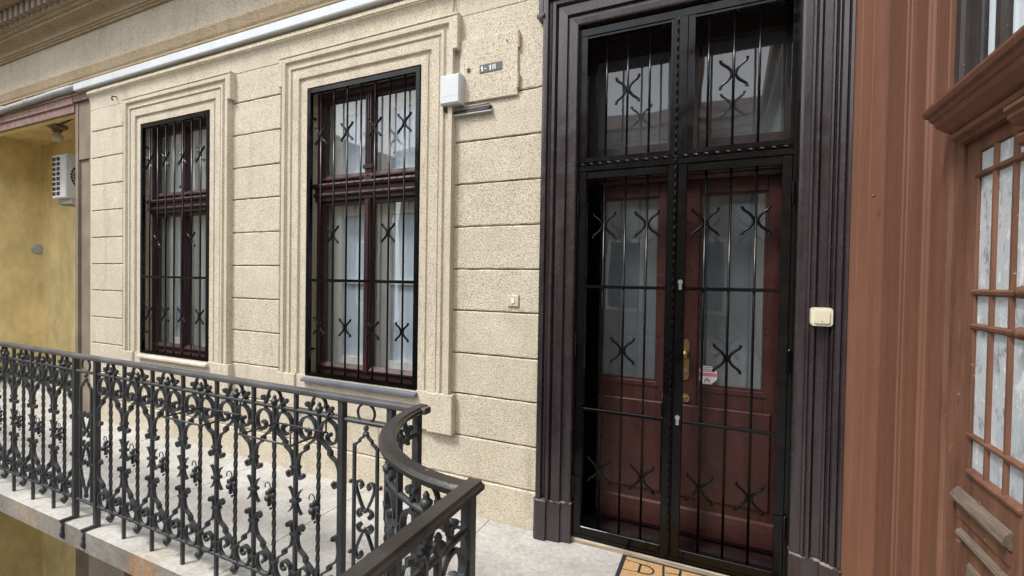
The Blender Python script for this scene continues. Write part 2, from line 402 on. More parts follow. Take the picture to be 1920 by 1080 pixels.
# string course, frieze, cornice: extruded along X
def xprof(name, prof, mat, x0=-9.9, x1=.6):
    mb = MB(); m = len(prof); v = [(x0, y, z) for y, z in prof]+[(x1, y, z) for y, z in prof]
    mb.add(v, [(i, (i+1) % m, m+(i+1) % m, m+i) for i in range(m)]+[tuple(range(m))[::-1], tuple(range(m, 2*m))])
    return mb.build(name, mat, bld)
cov = [(2.602, 3.172)]+[(2.588-.034*(1-cos(t*pi/2/6)), 3.175+.14*sin(t*pi/2/6)) for t in range(7)]
xprof('string_course', cov+[(2.554, 3.316), (2.560, 3.319), (2.560, 3.326), (2.552, 3.329), (2.552, 3.352), (2.57, 3.356), (2.57, 3.37), (2.602, 3.37)], 'plaster_trim', -5.985, .6)
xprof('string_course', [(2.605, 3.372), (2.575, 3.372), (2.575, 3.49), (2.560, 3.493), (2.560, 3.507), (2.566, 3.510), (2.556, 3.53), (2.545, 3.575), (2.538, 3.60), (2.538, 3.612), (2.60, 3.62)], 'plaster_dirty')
xprof('frieze', [(2.605, 3.615), (2.588, 3.622), (2.588, 3.99), (2.605, 3.99)], 'plaster_frieze')
cor = [(2.62, 3.985), (2.57, 3.985), (2.562, 4.0), (2.55, 4.004), (2.55, 4.018), (2.537, 4.022), (2.537, 4.038)]
cor += [(2.537-.10*(1-cos(t*pi/2/6)), 4.038+.062*sin(t*pi/2/6)) for t in range(1, 7)]
cor += [(2.432, 4.10), (2.432, 4.125), (2.405, 4.13), (2.400, 4.155), (2.365, 4.16), (2.365, 4.30), (2.26, 4.305), (2.25, 4.33), (2.16, 4.335), (2.12, 4.42), (2.12, 4.47), (2.62, 4.6)]
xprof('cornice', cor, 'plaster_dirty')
dm = MB().box(-.030, .030, -.062, .002, 0, .112).mesh('dentil', 'jamb_brown')  # browner than the cornice: the shadow on the dentils is put into their colour
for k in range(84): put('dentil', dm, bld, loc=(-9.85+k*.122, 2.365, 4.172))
B(-9.9, .6, 2.13, 3.6, 4.47, 4.52).build('roof', 'roof_tile', bld)

# window surrounds
SPROF = [(0, -.012), (0, .036), (.052, .036), (.057, .024), (.076, .024), (.082, .044), (.142, .044), (.146, .036), (.156, .036), (.160, .050), (.18, .050), (.186, .032), (.212, .032), (.219, .056), (.25, .056), (.25, -.012)]
SPROF = [(u, q*.85 if q > 0 else q) for u, q in SPROF]
def surround(x0, x1):
    a, b = x0-.008, x1+.008
    # travel left side up, over, right side down so that 'left of travel' points outward
    s = ring_sweep([(a, .76), (a, WZ1+.012), (b, WZ1+.012), (b, .76)], SPROF).build('window_surround', 'plaster_trim', bld)
    e = MB()
    for sx in (-1, 1):
        xa = a-.25 if sx < 0 else b+.25
        e.cbox(min(xa-sx*.004, xa+sx*.035), max(xa-sx*.004, xa+sx*.035), FY-.050, Y0, 2.955, WZ1+.012+.252, .004)
    e.cbox(a-.285, b+.285, FY-.052, Y0, WZ1+.266, WZ1+.282, .003)
    e.build('ear', 'plaster_trim', s)
    ap = MB()
    ap.cbox(a-.25, b+.25, FY-.034, Y0, .503, .759, .004)
    for sx in (-1, 1):
        xa = a-.25 if sx < 0 else b+.25
        ap.cbox(min(xa+sx*.03, xa-sx*.16), max(xa+sx*.03, xa-sx*.16), FY-.050, Y0, .499, .757, .004)
    ap.build('apron', 'plaster_trim', s)
    return s
surround(*W1); surround(*W2)

# box windows
def window(x0, x1, sill):
    win = B(x0, x0+.045, 2.655, 2.72, WZ0, WZ1).box(x1-.045, x1, 2.655, 2.72, WZ0, WZ1).box(x0+.045, x1-.045, 2.655, 2.72, WZ1-.05, WZ1).box(x0+.045, x1-.045, 2.655, 2.72, WZ0, WZ0+.05)
    win = win.build('window', 'window_red', bld)
    cx = (x0+x1)/2
    t = MB().box(x0+.002, x1-.002, 2.635, 2.73, 2.075, 2.20)
    t.prism([(2.636, 2.165), (2.612, 2.172), (2.605, 2.19), (2.612, 2.203), (2.70, 2.207), (2.70, 2.165)], x0+.002, x1-.002, 'x')
    t.prism([(2.636+.001, 2.10)]+[(2.636-.022*sin(k*pi/6), 2.118-.018*cos(k*pi/6)) for k in range(7)]+[(2.64, 2.136)], x0+.003, x1-.003, 'x')
    t.build('transom', 'window_red', win)
    m = MB().box(cx-.031, cx+.031, 2.648, 2.71, 2.207, WZ1-.05)
    for k in (-1, 0, 1): m.box(cx+k*.02-.006, cx+k*.02+.006, 2.641, 2.65, 2.33, WZ1-.07)
    m.box(cx-.042, cx+.042, 2.634, 2.66, 2.292, 2.312).box(cx-.039, cx+.039, 2.638, 2.66, 2.312, 2.322).box(cx-.04, cx+.04, 2.636, 2.66, 2.208, 2.23)
    m.build('mullion', 'window_red', win)
    m = MB().box(cx-.026, cx+.026, 2.640, 2.66, WZ0+.06, 2.075).box(cx-.017, cx+.017, 2.632, 2.642, WZ0+.07, 2.06)
    m.build('meeting_stile', 'window_red', win)
    for za, zb in ((WZ0+.05, 2.073), (2.21, WZ1-.05)):
        for xa, xb in ((x0+.047, cx-.001), (cx+.001, x1-.047)):
            s = MB(); q = .031
            s.box(xa, xa+q, 2.66, 2.70, za, zb).box(xb-q, xb, 2.66, 2.70, za, zb).box(xa+q, xb-q, 2.661, 2.70, zb-q, zb).box(xa+q, xb-q, 2.661, 2.70, za, za+q+.012)
            s.prism([(2.662, za+q+.03), (2.640, za+q), (2.640, za+.02), (2.662, za+.02)], xa+.006, xb-.006, 'x')
            s.build('sash', 'window_red', win)
            B(xa+q-.003, xb-q+.003, 2.678, 2.682, za+q, zb-q+.003).build('pane', 'glass', win)
            # inner window
            s = MB(); i0, i1 = xa+.03, xb-.0
            if xa < cx-.2: i1 -= .025
            else: i0 += .0; i1 -= .02
            p = .074
            zt = zb-.02; zo = za+.02
            s.box(i0, i0+p, 2.765, 2.795, zo, zt).box(i1-p, i1, 2.765, 2.795, zo, zt).box(i0+p, i1-p, 2.766, 2.795, zt-p, zt).box(i0+p, i1-p, 2.766, 2.795, zo, zo+p)
            if zb < 2.1: s.box(i0+p, i1-p, 2.767, 2.792, 1.455, 1.48)
            s.build('inner_sash', 'cream_paint', win)
            B(i0+p-.003, i1-p+.003, 2.778, 2.782, zo+p-.003, zt-p+.003).build('pane', 'glass_inner', win)
    l = MB()
    l.box(x0-.001, x0+.028, 2.722, 2.83, WZ0, WZ1).box(x1-.028, x1+.001, 2.722, 2.83, WZ0, WZ1).box(x0+.028, x1-.028, 2.722, 2.83, WZ1-.03, WZ1).box(x0+.028, x1-.028, 2.722, 2.83, WZ0, WZ0+.05)
    l.box(x0+.028, x1-.028, 2.732, 2.83, 2.10, 2.19).box(cx-.022, cx+.022, 2.735, 2.83, WZ0+.05, 2.10)
    l.build('inner_lining', 'cream_paint', win)
    B(x0+.03, x1-.03, 2.800, 2.810, WZ0+.03, WZ1-.02).build('reflection_sheet', 'reflection_sheet', win)  # pale sheet added behind the inner panes; its blue-grey stands in for reflections
    c = MB().prism([(2.645, WZ0+.012), (2.545, WZ0-.004), (2.522, WZ0-.012), (2.522, WZ0-.028), (2.53, WZ0-.032), (2.645, WZ0-.025)], x0-.012, x1+.012, 'x')
    c.build('sill', sill, win)
    return win
window(*W1, 'sill_stone'); window(*W2, 'sill_grey')

MB().tube([(-5.50, 2.60, 3.245), (-5.50, 2.545, 3.235), (-5.485, 2.535, 3.21), (-5.475, 2.54, 3.19)], .007, 6).build('wall_hook', 'iron', bld, True)
# ------------------------------------------------------------------ recess at the far end
# jamb, lintel and yellow recess walls belong to the building
jb = MB().box(-6.315, -6.025, 2.625, 3.0, -.0, 3.22).box(-6.32, -6.265, 2.600, 2.63, 0, 3.30).box(-6.075, -6.045, 2.612, 2.63, 0, 3.17)
jb.box(-6.262, -6.03, 2.607, 2.63, 2.70, 3.30)
jb.build('jamb', 'jamb_brown', bld)
lt = MB().prism([(2.63, 3.205), (2.59, 3.205), (2.59, 3.285), (2.575, 3.29), (2.575, 3.36), (2.59, 3.372), (2.63, 3.372)], -9.9, -6.325, 'x')
lt.box(-6.324, -6.03, 2.58, 2.63, 3.305, 3.371)
lt.build('lintel', 'mauve', bld)
RB, RXL, RZ = 3.62, -9.80, 3.50
B(-9.9, -6.03, RB, RB+.2, -4.5, 4.7).build('recess_wall', 'ochre', bld)
B(RXL-.3, RXL, 1.0, RB+.2, -4.5, 4.7).build('recess_wall', 'ochre', bld)
B(-6.03, -6.0, 3.0, RB, 0, 4.7).build('recess_wall', 'ochre', bld)
B(RXL, -6.03, 2.62, RB, RZ, RZ+.1).box(RXL, -6.325, 2.635, 2.75, 3.24, RZ).build('recess_ceiling', 'ochre', bld)
B(RXL, -6.03, 2.60, RB, 3.62, 4.6).build('attic', 'plaster_frieze', bld)
B(RXL, -6.025, 2.6, RB, -.2, -.004).build('recess_floor', 'stone', bld)
B(-6.31, -6.025, 2.60, 3.0, -4.5, -.2).build('jamb', 'jamb_brown', bld)
MB().lathe([(0, 0), (.075, 0), (.08, .01), (.06, .03), (0, .035)], (-9.8, 3.56, 1.86), 10, 'x').build('cable_gland', 'conduit_grey', bld)
MB().prism([(-1.425+(.034+.009*sin(k*2.3))*cos(k*pi/7), .535+(.020+.006*sin(k*1.7+1))*sin(k*pi/7)) for k in range(14)], FY-.0035, FY+.004, 'y').build('repair_patch', 'sill_stone', bld)

# ------------------------------------------------------------------ entrance door
door = thing('entrance_door', 'dark red glazed double door in deep blackish brown moulded casing', 'door')
LP = [(0, -.25), (0, .035), (.006, .042), (.034, .045), (.038, .036), (.058, .036), (.062, .055), (.112, .058), (.118, .050), (.126, .072), (.142, .074), (.147, .052), (.158, .045), (.168, .050), (.173, .074), (.188, .076), (.192, .066), (.205, .064), (.208, -.012)]
o_x, o_z = -.778, 2.935
j = ring_sweep([(o_x, .232), (o_x, o_z), (.30, o_z)], LP).build('casing', 'casing_paint', door)
e = MB().box(-1.012, -.9875, FY-.062, Y0, 3.03, 3.40).box(-1.02, -.9875, FY-.074, Y0, 3.012, 3.029).box(-.9874, -.975, FY-.082, FY-.06, 3.012, 3.029)
e.build('casing_ear', 'casing_paint', door)
rp_ = [(.301, 2.84), (.301, 2.530), (.312, 2.524), (.338, 2.522), (.343, 2.508), (.350, 2.502), (.356, 2.508), (.362, 2.500), (.372, 2.498), (.378, 2.512), (.384, 2.518), (.414, 2.514), (.418, 2.496), (.424, 2.492), (.427, 2.504), (.433, 2.500), (.436, 2.486), (.441, 2.484), (.444, 2.494), (.450, 2.480), (.466, 2.468), (.470, 2.478), (.476, 2.462), (.486, 2.457), (.50, 2.47), (.56, 2.55), (.56, 2.84)]
MB().prism(rp_, .245, 3.45, 'z').build('casing_jamb', 'casing_paint', door)
MB().prism([(-.987, 2.601), (-.987, 2.512), (-.975, 2.505), (-.915, 2.508), (-.912, 2.524), (-.835, 2.528), (-.832, 2.542), (-.774, 2.548), (-.774, 2.84), (-.80, 2.84), (-.80, 2.62)], -.003, .2315, 'z').build('plinth_block', 'casing_paint', door)
MB().prism([(.297, 2.84), (.297, 2.52), (.348, 2.505), (.41, 2.502), (.414, 2.488), (.48, 2.446), (.492, 2.448), (.55, 2.55), (.55, 2.84)], -.003, .2445, 'z').build('plinth_block', 'casing_paint', door)
for poly, z in (([(-.990, 2.601), (-.990, 2.509), (-.977, 2.502), (-.913, 2.505), (-.910, 2.521), (-.833, 2.525), (-.830, 2.539), (-.772, 2.545), (-.772, 2.60)], .2316), ([(.300, 2.60), (.300, 2.517), (.35, 2.502), (.412, 2.499), (.416, 2.485), (.481, 2.443), (.494, 2.446), (.552, 2.55)], .2446)):
    MB().prism(poly, z-.004, z+.002, 'z').build('plinth_edge', 'worn_edge', door)
# threshold
MB().prism([(2.577, .0), (2.575, .020), (2.579, .027), (2.66, .0295), (2.66, .0)], -.777, .30, 'x').build('threshold', 'threshold_wood', door)
B(-.777, .30, 2.66, 2.95, 0, .055).build('step', 'door_shade', door)
# leaves
LY = 2.82
def leaf(x0, x1, hasknob):
    g0, g1 = (x0+.11, x1-.107)
    L = MB()
    L.cbox(x0, g0, LY, LY+.045, .06, 2.09, .003).cbox(g1, x1, LY, LY+.045, .06, 2.09, .003)
    L.cbox(g0, g1, LY+.0005, LY+.045, 2.0, 2.09, .003).cbox(g0, g1, LY+.0005, LY+.045, .06, .92, .003)
    # glazing bead
    for bx in ((g0, g0+.012, .92, 2.0), (g1-.012, g1, .92, 2.0)): L.box(bx[0], bx[1], LY+.010, LY+.03, bx[2], bx[3])
    L.box(g0+.012, g1-.012, LY+.010, LY+.03, .92, .932); L.box(g0+.012, g1-.012, LY+.010, LY+.03, 1.988, 2.0)
    lf = L.build('door_leaf', 'door_red', door)
    B(g0+.008, g1-.008, LY+.017, LY+.022, .925, 1.995).build('pane', 'glass_door', lf)
    b = MB()
    for zz, q in ((.895, .006),): b.box(g0-.012, g1+.012, LY-.007, LY+.003, zz, zz+.016)
    b.build('bead', 'door_red', lf)
    p = MB().cbox(x0+.035, x1-.07, LY-.014, LY+.002, .285, .81, .006)
    p.build('panel', 'door_red', lf)
    wz = MB().prism([(LY+.001, .225), (LY-.012, .215), (LY-.02, .18), (LY-.026, .12), (LY-.026, .095), (LY+.001, .09)], x0+.004, x1-.004, 'x')
    wz.build('weather_board', 'door_red', lf)
    return lf
lL = leaf(-.80, -.2465, False); lR = leaf(-.2445, .305, True)
B(-.777, -.689, LY-.035, LY-.004, .055, 2.08).build('door_post', 'gate_black', door)
MB().box(-.268, -.222, LY-.012, LY-.001, .23, 2.085).build('meeting_strip', 'door_red', door)
hp = MB()
hp.prism([(-.197+.020*cos(a*pi/6), 1.155+.028*sin(a*pi/6)) for a in range(7)]+[(-.197+.020*cos(a*pi/6), .975+.028*sin(a*pi/6)) for a in range(6, 13)], LY-.006, LY+.002, 'y')
hp = hp.build('handle_plate', 'brass', lR)
kn = MB()
prof = [(0.009, LY-.006), (.009, LY-.03), (.022, LY-.038), (.027, LY-.05), (.022, LY-.064), (.0, LY-.068)]
vv = []; n = 20
for r, y in prof:
    for k in range(n):
        rr = r*(1+.10*cos(k*pi)) if r > .015 else r
        vv.append((-.197+rr*cos(2*pi*k/n), y, 1.098+rr*sin(2*pi*k/n)))
kn.add(vv, [(i*n+k, i*n+(k+1) % n, i*n+n+(k+1) % n, i*n+n+k) for i in range(len(prof)-1) for k in range(n)])
kn.build('knob', 'brass', lR, True)
MB().lathe([(0, LY-.02), (.008, LY-.02), (.009, LY-.008), (.010, LY)], (-.197, 0, 1.0), 10, 'y').build('keyhole', 'chrome', lR)
MB().lathe([(0, LY-.018), (.01, LY-.018), (.012, LY-.012), (.024, LY-.010), (.026, LY)], (-.193, 0, .847), 16, 'y').build('lock_rose', 'brass', lR)
MB().lathe([(0, LY-.018), (.01, LY-.018), (.012, LY-.012), (.02, LY-.010), (.022, LY)], (-.30, 0, .847), 16, 'y').build('lock_rose', 'brass', lL)
# transom
tb = MB()
tb.prism([(2.86, 2.075), (2.80, 2.08), (2.79, 2.10), (2.765, 2.105), (2.755, 2.125), (2.765, 2.14), (2.75, 2.145), (2.74, 2.165), (2.75, 2.18), (2.725, 2.19), (2.72, 2.22), (2.735, 2.235), (2.86, 2.25)], -.777, .30, 'x')
tb.build('transom_bar', 'door_red', door)
tw_ = MB().box(-.777, -.74, 2.80, 2.86, 2.25, o_z).box(.265, .30, 2.80, 2.86, 2.25, o_z).box(-.318, -.158, 2.79, 2.86, 2.25, o_z).box(-.74, -.318, 2.80, 2.86, 2.845, o_z).box(-.158, .265, 2.80, 2.86, 2.845, o_z).box(-.74, -.318, 2.80, 2.86, 2.25, 2.297).box(-.158, .265, 2.80, 2.86, 2.25, 2.297)
tw = tw_.build('transom_window', 'door_shade', door)
for a, b in ((-.745, -.313), (-.163, .27)): B(a, b, 2.825, 2.830, 2.292, 2.85).build('pane', 'glass_transom', tw)
for a, b in ((-.775, -.325), (-.15, .30)):
    mb = MB(); n = 40; vv = []
    for k in range(n+1):
        x = a+(b-a)*k/n; y = 2.864+.002*sin(k*.5)+.002*sin(k*.23)
        vv += [(x, y, .1), (x, y, 2.05)]
    mb.add(vv, [(2*k, 2*k+2, 2*k+3, 2*k+1) for k in range(n)])
    mb.add([(v[0], v[1], (2.26 if v[2] < 1 else 2.93)) for v in vv], [(2*k, 2*k+2, 2*k+3, 2*k+1) for k in range(n)])
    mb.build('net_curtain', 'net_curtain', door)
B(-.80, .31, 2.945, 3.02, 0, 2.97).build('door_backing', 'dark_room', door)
# sticker
st = MB().prism([(-.082+.055*cos(pi/8+k*pi/4), .985+.055*sin(pi/8+k*pi/4)) for k in range(8)], LY+.0145, LY+.016, 'y').build('warning_sticker', 'white_paint')
tag(st, 'white octagonal sticker with pink band on the door glass', 'sticker')
B(-.131, -.033, LY+.0135, LY+.0144, .978, .998).build('printed_band', 'pink_print', st)
pl = MB().prism([(-.097, .946), (-.097, .958), (-.082, .970), (-.067, .958), (-.067, .946), (-.075, .946), (-.075, .954), (-.088, .954), (-.088, .946)], LY+.0135, LY+.0144, 'y')
for k, (a, b) in enumerate(((-.108, -.056), (-.112, -.052), (-.104, -.06))): pl.box(a, b, LY+.0135, LY+.0144, 1.006+k*.010, 1.010+k*.010)
pl.build('printed_mark', 'print_grey', st)

# ------------------------------------------------------------------ security gate
GY = 2.60
gate = thing('security_gate', 'glossy black barred security gate in front of the red double door', 'gate')
def arc_scroll(hw, hh, r=.0062, cz=0):
    mb = MB()
    for s in (-1, 1):
        p = smoothpath([(s*hw, hh), (s*hw*1.0, hh*.87), (s*hw*.84, hh*.71), (s*hw*.50, hh*.50), (s*hw*.25, hh*.25), (s*hw*.16, 0), (s*hw*.25, -hh*.25), (s*hw*.50, -hh*.50), (s*hw*.84, -hh*.71), (s*hw*1.0, -hh*.87), (s*hw, -hh)], 3)
        mb.tube([(a, 0, b) for a, b in p], [r*1.25 if (i in (0, 1, len(p)-1, len(p)-2)) else r for i in range(len(p))], 6)
    return mb
gsc = arc_scroll(.060, .072, .0072).mesh('scroll_ornament', 'gate_black', True)
def rope(p0, p1, r=.007, pitch=.045):
    p0, p1 = Vector(p0), Vector(p1); d = p1-p0; L = d.length; d.normalize(); q = Vector((0, 1, 0)) if abs(d.y) < .9 else Vector((1, 0, 0)); q2 = d.cross(q)
    n = max(4, int(L/(pitch/6))); vv = []
    for i in range(n+1):
        a0 = 2*pi*(i/6)/4*1.0
        for k in range(4):
            a = a0+k*pi/2; vv.append(p0+d*(L*i/n)+(q*cos(a)+q2*sin(a))*r)
    return MB().add(vv, [(i*4+k, i*4+(k+1) % 4, i*4+4+(k+1) % 4, i*4+4+k) for i in range(n) for k in range(4)]+[(3,2,1,0), (n*4, n*4+1, n*4+2, n*4+3)])
B(-.803, -.768, GY-.02, GY+.03, .03, 2.92).box(.282, .318, GY-.02, GY+.03, .03, 2.92).box(-.768, .282, GY-.019, GY+.03, 2.882, 2.92).box(-.768, .282, GY-.019, GY+.03, .03, .052).build('frame', 'gate_black', gate)
# head section with two fixed lights
hd = B(-.767, .281, GY-.022, GY+.02, 2.122, 2.150).box(-.767, .281, GY-.018, GY+.02, 2.172, 2.195)
hd.build('cross_rail', 'gate_black', gate)
rope((-.765, GY-.016, 2.161), (.28, GY-.016, 2.161), .0075, .05).build('rope_trim', 'gate_black', gate)
rope((-.765, GY-.012, 2.110), (.28, GY-.012, 2.110), .0055, .05).build('rope_trim', 'gate_black', gate)
rope((-.250, GY-.027, .06), (-.250, GY-.027, 2.875), .0058, .045).build('rope_trim', 'gate_black', gate)
B(-.268, -.204, GY-.018, GY+.02, 2.196, 2.881).build('centre_post', 'gate_black', gate)
for a, b in ((-.767, -.27), (-.2, .281)):
    tp = B(a, a+.032, GY-.016, GY+.016, 2.197, 2.88).box(b-.014, b, GY-.016, GY+.016, 2.197, 2.88).box(a+.030, b-.012, GY-.012, GY+.014, 2.868, 2.8805).build('top_panel', 'gate_black', gate)
    xs = (-.626, -.51, -.393) if a < -.5 else (-.102, .015, .13)
    for x in xs: MB().tube([(x, GY, 2.19), (x, GY, 2.884)], .0062, 8).build('bar', 'gate_black', tp, True)
    put('scroll_ornament', gsc, tp, loc=(xs[1], GY-.004, 2.553))
for a, b, s in ((-.766, -.239, 0), (-.237, .280, 1)):
    L = MB()
    la, lb = (.042, .050) if s == 0 else (.046, .042)
    L.cbox(a, a+la, GY-.024, GY+.016, .054, 2.118, .003).cbox(b-lb, b, GY-.024, GY+.016, .054, 2.118, .003)
    L.cbox(a+la, b-lb, GY-.022, GY+.016, .054, .10, .003).cbox(a+la, b-lb, GY-.022, GY+.016, 2.078, 2.116, .003)
    lf = L.build('gate_leaf', 'gate_black', gate)
    xs = (-.626, -.51, -.393) if s == 0 else (-.102, .015, .13)
    for x in xs: MB().tube([(x, GY, .09), (x, GY, 2.09)], .0062, 8).build('bar', 'gate_black', lf, True)
    for z in (1.470, .772): MB().cbox(a+la-.004, b-lb+.004, GY-.018, GY+.0, z-.0085, z+.0085, .002).build('cross_bar', 'gate_black', lf)
    for i, z in ((0, 1.814), (2, 1.814), (1, 1.12), (0, .432), (2, .432)): put('scroll_ornament', gsc, lf, loc=(xs[i], GY-.004, z))
    hx = a-.004 if s == 0 else b+.004
    for z in (.33, 1.13, 1.93):
        MB().lathe([(0, z-.055), (.009, z-.055), (.009, z-.002), (.0075, z-.001), (.0075, z+.001), (.009, z+.002), (.009, z+.055), (.004, z+.062), (0, z+.064)], (hx, GY-.032, 0), 8).build('hinge', 'gate_black', lf)
        B(hx-.002, hx+(.045 if s == 0 else -.045), GY-.030, GY-.0235, z-.001, z+.055).build('hinge_plate', 'gate_black', lf)
    if s == 1:
        for z in (1.505, .80):
            c = MB().lathe([(0, GY-.042), (.012, GY-.042), (.013, GY-.036), (.013, GY-.022)], (-.212, 0, z), 12, 'y'); c.box(-.219, -.205, GY-.041, GY-.022, z-.040, z-.004)
            c.build('lock_cylinder', 'chrome', lf)
            B(-.234, -.196, GY-.027, GY-.0235, z-.062, z+.03).build('lock_plate', 'gate_black', lf)

# ------------------------------------------------------------------ window grilles
wsc = arc_scroll(.050, .064, .0078).mesh('scroll_ornament', 'gate_black', True)
def grille(x0, x1, label):
    gr = thing('window_grille', label, 'grille', 'black iron window grilles')
    z0, z1, y = .757, 2.897, 2.567
    B(x0, x0+.03, y-.014, y+.014, z0, z1).box(x1-.03, x1, y-.014, y+.014, z0, z1).box(x0+.03, x1-.03, y-.0135, y+.0135, z1-.03, z1).box(x0+.03, x1-.03, y-.0135, y+.0135, z0, z0+.028).build('frame', 'gate_black', gr)
    d = (x1-x0)/8
    for k in range(1, 8): MB().tube([(x0+k*d, y, z0+.02), (x0+k*d, y, z1-.02)], .0068, 8).build('bar', 'gate_black', gr, True)
    MB().cbox(x0+.028, x1-.028, y-.016, y-.003, 1.464, 1.486, .002).build('cross_bar', 'gate_black', gr)
    for k, z in [(q, 2.545) for q in (1, 3, 5, 7)]+[(2, 1.81), (6, 1.81)]+[(q, 1.135) for q in (1, 3, 5, 7)]: put('scroll_ornament', wsc, gr, loc=(x0+k*d, y-.004, z))
    for z in (.95, 2.7):
        for sx, xx in ((-1, x0), (1, x1)): MB().lathe([(0, 0), (.008, 0), (.008, .05), (0, .05)], (xx+sx*.0-sx*.008, y+.012, z), 6, 'y').build('anchor', 'gate_black', gr)
    return gr
grille(-5.03, -4.03, 'black scrolled iron grille over the window beside the yellow recess')
grille(-2.872, -1.858, 'black scrolled iron grille over the window beside the white wall box')

# ------------------------------------------------------------------ wing with the brown door
wing = thing('wing_building', 'plain courtyard wing holding the brown painted panelled door', 'building')
XW = .571
wb = MB().box(XW+.06, XW+.5, 2.60, 2.30, -4.5, 4.6).box(XW+.06, XW+.5, -9, .42, -4.5, 4.6).box(XW+.06, XW+.5, .42, 2.30, 3.1, 4.6).box(XW+.06, XW+.5, .42, 2.3, -4.5, -.002).box(XW+.30, XW+.5, .42, 2.3, -.002, 3.1)
wb.build('wall', 'plaster', wing)
MB().box(XW-.12, XW+.5, -9, 1.9, 4.3, 4.5).box(XW-.05, XW+.06, -9, 1.9, 4.1, 4.3).build('cornice', 'plaster_dirty', wing)
bd = thing('brown_door', 'tall brown painted door with white filmed panes and worn timber jamb', 'door')
# timber jamb lining: splayed board and mouldings, plan polygons facing -X
sp = MB().prism([(.488, 2.457), (.4905, 2.447), (.505, 2.422), (.5075, 2.4205), (.533, 2.377), (.536, 2.375), (.563, 2.330), (.569, 2.318), (.66, 2.318), (.60, 2.46)], -.002, 3.6, 'z').build('splayed_board', 'brown_paint', bd)
MB().cbox(XW, XW+.08, 2.093, 2.309, -.002, 3.6, .004, 'x').build('jamb_board', 'brown_paint', bd)
for y0, y1, dx in ((2.077, 2.090, -.009), (2.060, 2.0735, -.002)):
    MB().prism([(XW+.02, y0), (XW+dx+.004, y0), (XW+dx, (y0*3+y1)/4), (XW+dx, (y0+3*y1)/4), (XW+dx+.004, y1), (XW+.02, y1)], -.002, 3.6, 'z').build('bead', 'brown_paint', bd)
MB().cbox(XW+.013, XW+.08, 1.911, 2.061, -.002, 3.6, .002, 'x').build('jamb_board', 'brown_paint', bd)
MB().prism([(XW+.03, 1.907), (XW-.002, 1.907), (XW-.010, 1.899), (XW-.011, 1.878), (XW-.005, 1.872), (XW-.004, 1.866), (XW+.003, 1.860), (XW+.03, 1.860)], -.002, 3.6, 'z').build('bead', 'brown_paint', bd)
MB().cbox(XW+.009, XW+.022, 1.777, 1.856, -.002, 3.6, .003, 'x').build('jamb_board', 'brown_paint', bd)
MB().cbox(XW+.003, XW+.08, 1.736, 1.776, -.002, 1.995, .003, 'x').build('jamb_board', 'brown_paint', bd)
MB().prism([(XW+.07, 1.735), (XW+.001, 1.735), (XW-.004, 1.728), (XW-.004, 1.712), (XW+.004, 1.702), (XW+.006, 1.652), (XW+.07, 1.652)], -.002, 1.93, 'z').build('door_stop', 'brown_worn', bd)
# mirrored far jamb
MB().cbox(XW+.004, XW+.08, .45, .80, -.002, 3.6, .003, 'x').build('jamb_board', 'brown_paint', bd)
# cornice over the leaves (mitred return at its end)
cp = [(XW+.05, 1.885), (XW-.008, 1.885), (XW-.010, 1.896), (XW-.022, 1.900), (XW-.024, 1.912), (XW-.018, 1.916), (XW-.030, 1.924), (XW-.046, 1.944), (XW-.050, 1.958), (XW-.055, 1.962), (XW-.058, 1.972), (XW-.066, 1.978), (XW-.070, 1.990), (XW-.070, 1.997), (XW+.05, 2.006)]
yE = 1.640
mb = MB(); m = len(cp)
v = [(x, yE+max(0, (XW-x)), z) for x, z in cp]+[(x, .60, z) for x, z in cp]
mb.add(v, [(i, (i+1) % m, m+(i+1) % m, m+i) for i in range(m)]+[tuple(range(m))[::-1], tuple(range(m, 2*m))])
v = [(XW+.05, yE+max(0, (XW-x)), z) for x, z in cp]+[(x, yE+max(0, (XW-x)), z) for x, z in cp]
mb.add(v, [(i, (i+1) % m, m+(i+1) % m, m+i) for i in range(m)])
mb.build('cornice', 'brown_paint', bd)
MB().prism([(XW-.006, 1.845), (XW-.020, 1.85), (XW-.030, 1.862), (XW-.028, 1.872), (XW-.036, 1.878), (XW-.036, 1.886), (XW+.0, 1.886), (XW+.0, 1.845)], 1.28, 1.355, 'y').build('bracket', 'brown_paint', bd)
MB().prism([(XW-.006, 1.80), (XW-.014, 1.806), (XW-.018, 1.82), (XW-.012, 1.828), (XW+.0, 1.83), (XW+.0, 1.80)], 1.285, 1.35, 'y').build('bracket', 'brown_paint', bd)
# transom light above
XT = XW+.03
tf = MB().box(XT+.03, XT+.07, 1.822, 1.90, 2.0, 3.1).cbox(XT-.008, XT+.06, 1.738, 1.8215, 2.0, 3.1, .008, 'x').cbox(XT+.010, XT+.06, 1.668, 1.7375, 2.0, 3.1, .004, 'x')
tf.box(XT+.002, XT+.06, 1.553, 1.577, 2.0, 3.1).box(XT+.002, XT+.06, .8, 1.40, 2.0, 3.1).box(XT+.01, XT+.06, 1.40, 1.668, 3.0, 3.1)
tf = tf.build('transom_window', 'old_frame', bd)
for a, b in ((1.576, 1.669), (1.399, 1.554)): B(XT+.014, XT+.018, a, b, 2.0, 3.01).build('pane', 'glass_inner', tf)
mb = MB(); n = 60; vv = []
for k in range(n+1):
    y = 1.38+.30*k/n; x = XT+.026+.003*sin(k*1.3)+.002*sin(k*.5); vv += [(x, y, 2.0), (x, y, 3.05)]
mb.add(vv, [(2*k, 2*k+2, 2*k+3, 2*k+1) for k in range(n)])
mb.build('curtain', 'transom_curtain', bd)
